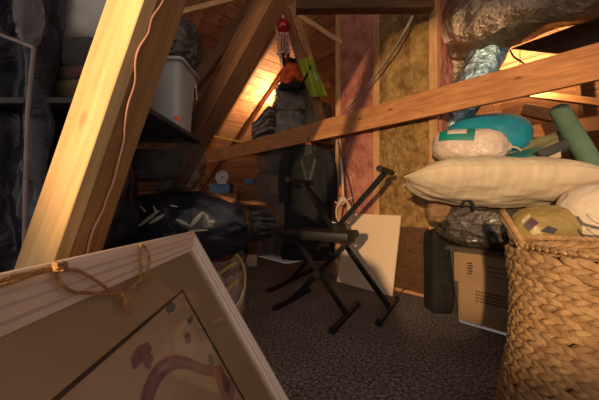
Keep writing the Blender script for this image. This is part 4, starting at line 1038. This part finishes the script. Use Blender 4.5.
obj('rim', bm, 'seagrass', bk)
# handle: stands up from the left side of the rim
ha = []
for t in [i/24 for i in range(25)]:
    a = math.pi*(.66+.30*t); n_ = V((math.cos(a), math.sin(a), 0)); up = .125*math.sin(math.pi*t)**.75
    ha.append(bc+n_*(br(RZ)-.014+.03*math.sin(math.pi*t))+V((0, 0, RZ-.01+up)))
bm = N(); 
for i, p in enumerate(ha[:-1]):
    q = ha[i+1]; d = (q-p)
    for s in (0, 1, 2):
        m_ = p+d*(s/3); n_ = V((m_.x-bc.x, m_.y-bc.y, 0)).normalized(); sd_ = d.normalized().cross(n_)
        strand(bm, m_+sd_*.009*(1 if (i*3+s) % 2 else -1), (d.normalized()*.85+sd_*.5*(1 if (i*3+s) % 2 else -1)).normalized(), n_, .02, .011, .011, 6, 5)
obj('handle', bm, 'seagrass', bk)

# ================================================================== LAMPS
def lamp(label, p, m, top, r=.04, aim=None):
    t = thing('light_bulb', label, 'lamp', p)
    bm = N(); lathe(bm, p, [(.001, -r), (r*.6, -r*.8), (r*.95, -r*.3), (r, 0), (r*.85, r*.55), (r*.5, r*1.1), (r*.36, r*1.6)], 20); obj('bulb', bm, m, t)
    bm = N(); lathe(bm, p, [(r*.38, r*1.55), (r*.55, r*1.6), (r*.55, r*2.9), (r*.2, r*3.2), (.001, r*3.2)], 16); obj('socket', bm, 'black_rubber', t)
    if aim is not None:  # shade added to hold the bulb's light to one side
        q = V(aim).normalized().to_track_quat('Z', 'Y').to_matrix(); bm = N()
        lathe(bm, p, [(.001, -.085), (.04, -.08), (.075, -.06), (.10, -.03), (.12, .005), (.125, .007), (.125, .003), (.105, -.034), (.08, -.066), (.042, -.087), (.001, -.092)], 32, q); obj('added_shade', bm, 'staple', t)
    bm = N(); tube(bm, [p+V((0, 0, r*3.1)), V((p.x, p.y, top))], .004, 6); obj('cord', bm, 'black_cord', t)
lpL = P(276, 103, 5.75); lamp('lit warm bulb hanging behind the clothes bags near the left roof boards', lpL, 'bulb', 3.35, .03, (-.8, .1, .6))
lpR = P(520, 86, 3.4); lamp('lit warm bulb hanging behind the tie board beside the silver duct', lpR, 'bulb_right', 2.75, .035, (.55, .55, .12))

# the warm lamp in the room behind and left of the camera
L = bpy.data.lights.new('warm_spot', 'SPOT'); L.energy = 1400; L.color = (1, .66, .35); L.shadow_soft_size = .07; L.spot_size = math.radians(26.5); L.spot_blend = .35
lo = bpy.data.objects.new('warm_spot', L); C.objects.link(lo); lo.location = (-1.5, -3.2, 1.6)
az, el = math.radians(24.), math.radians(-3.)
lo.rotation_euler = V((math.sin(az)*math.cos(el), math.cos(az)*math.cos(el), math.sin(el))).to_track_quat('-Z', 'Y').to_euler()
wd = bpy.data.worlds.new('World'); bpy.context.scene.world = wd; wd.use_nodes = True
bg = wd.node_tree.nodes['Background']; bg.inputs[0].default_value = (1., .86, .80, 1); bg.inputs[1].default_value = .64

cam = bpy.data.cameras.new('Camera'); cam.sensor_width = 36; cam.lens = 36*F/599; cam.clip_start = .05
co_ = bpy.data.objects.new('Camera', cam); C.objects.link(co_); co_.location = (0, 0, EYE); co_.rotation_euler = (math.pi/2, 0, 0)
sc = bpy.context.scene; sc.camera = co_
sc.view_settings.view_transform = 'Standard'; sc.view_settings.look = 'None'; sc.view_settings.exposure = 0; sc.view_settings.gamma = 1
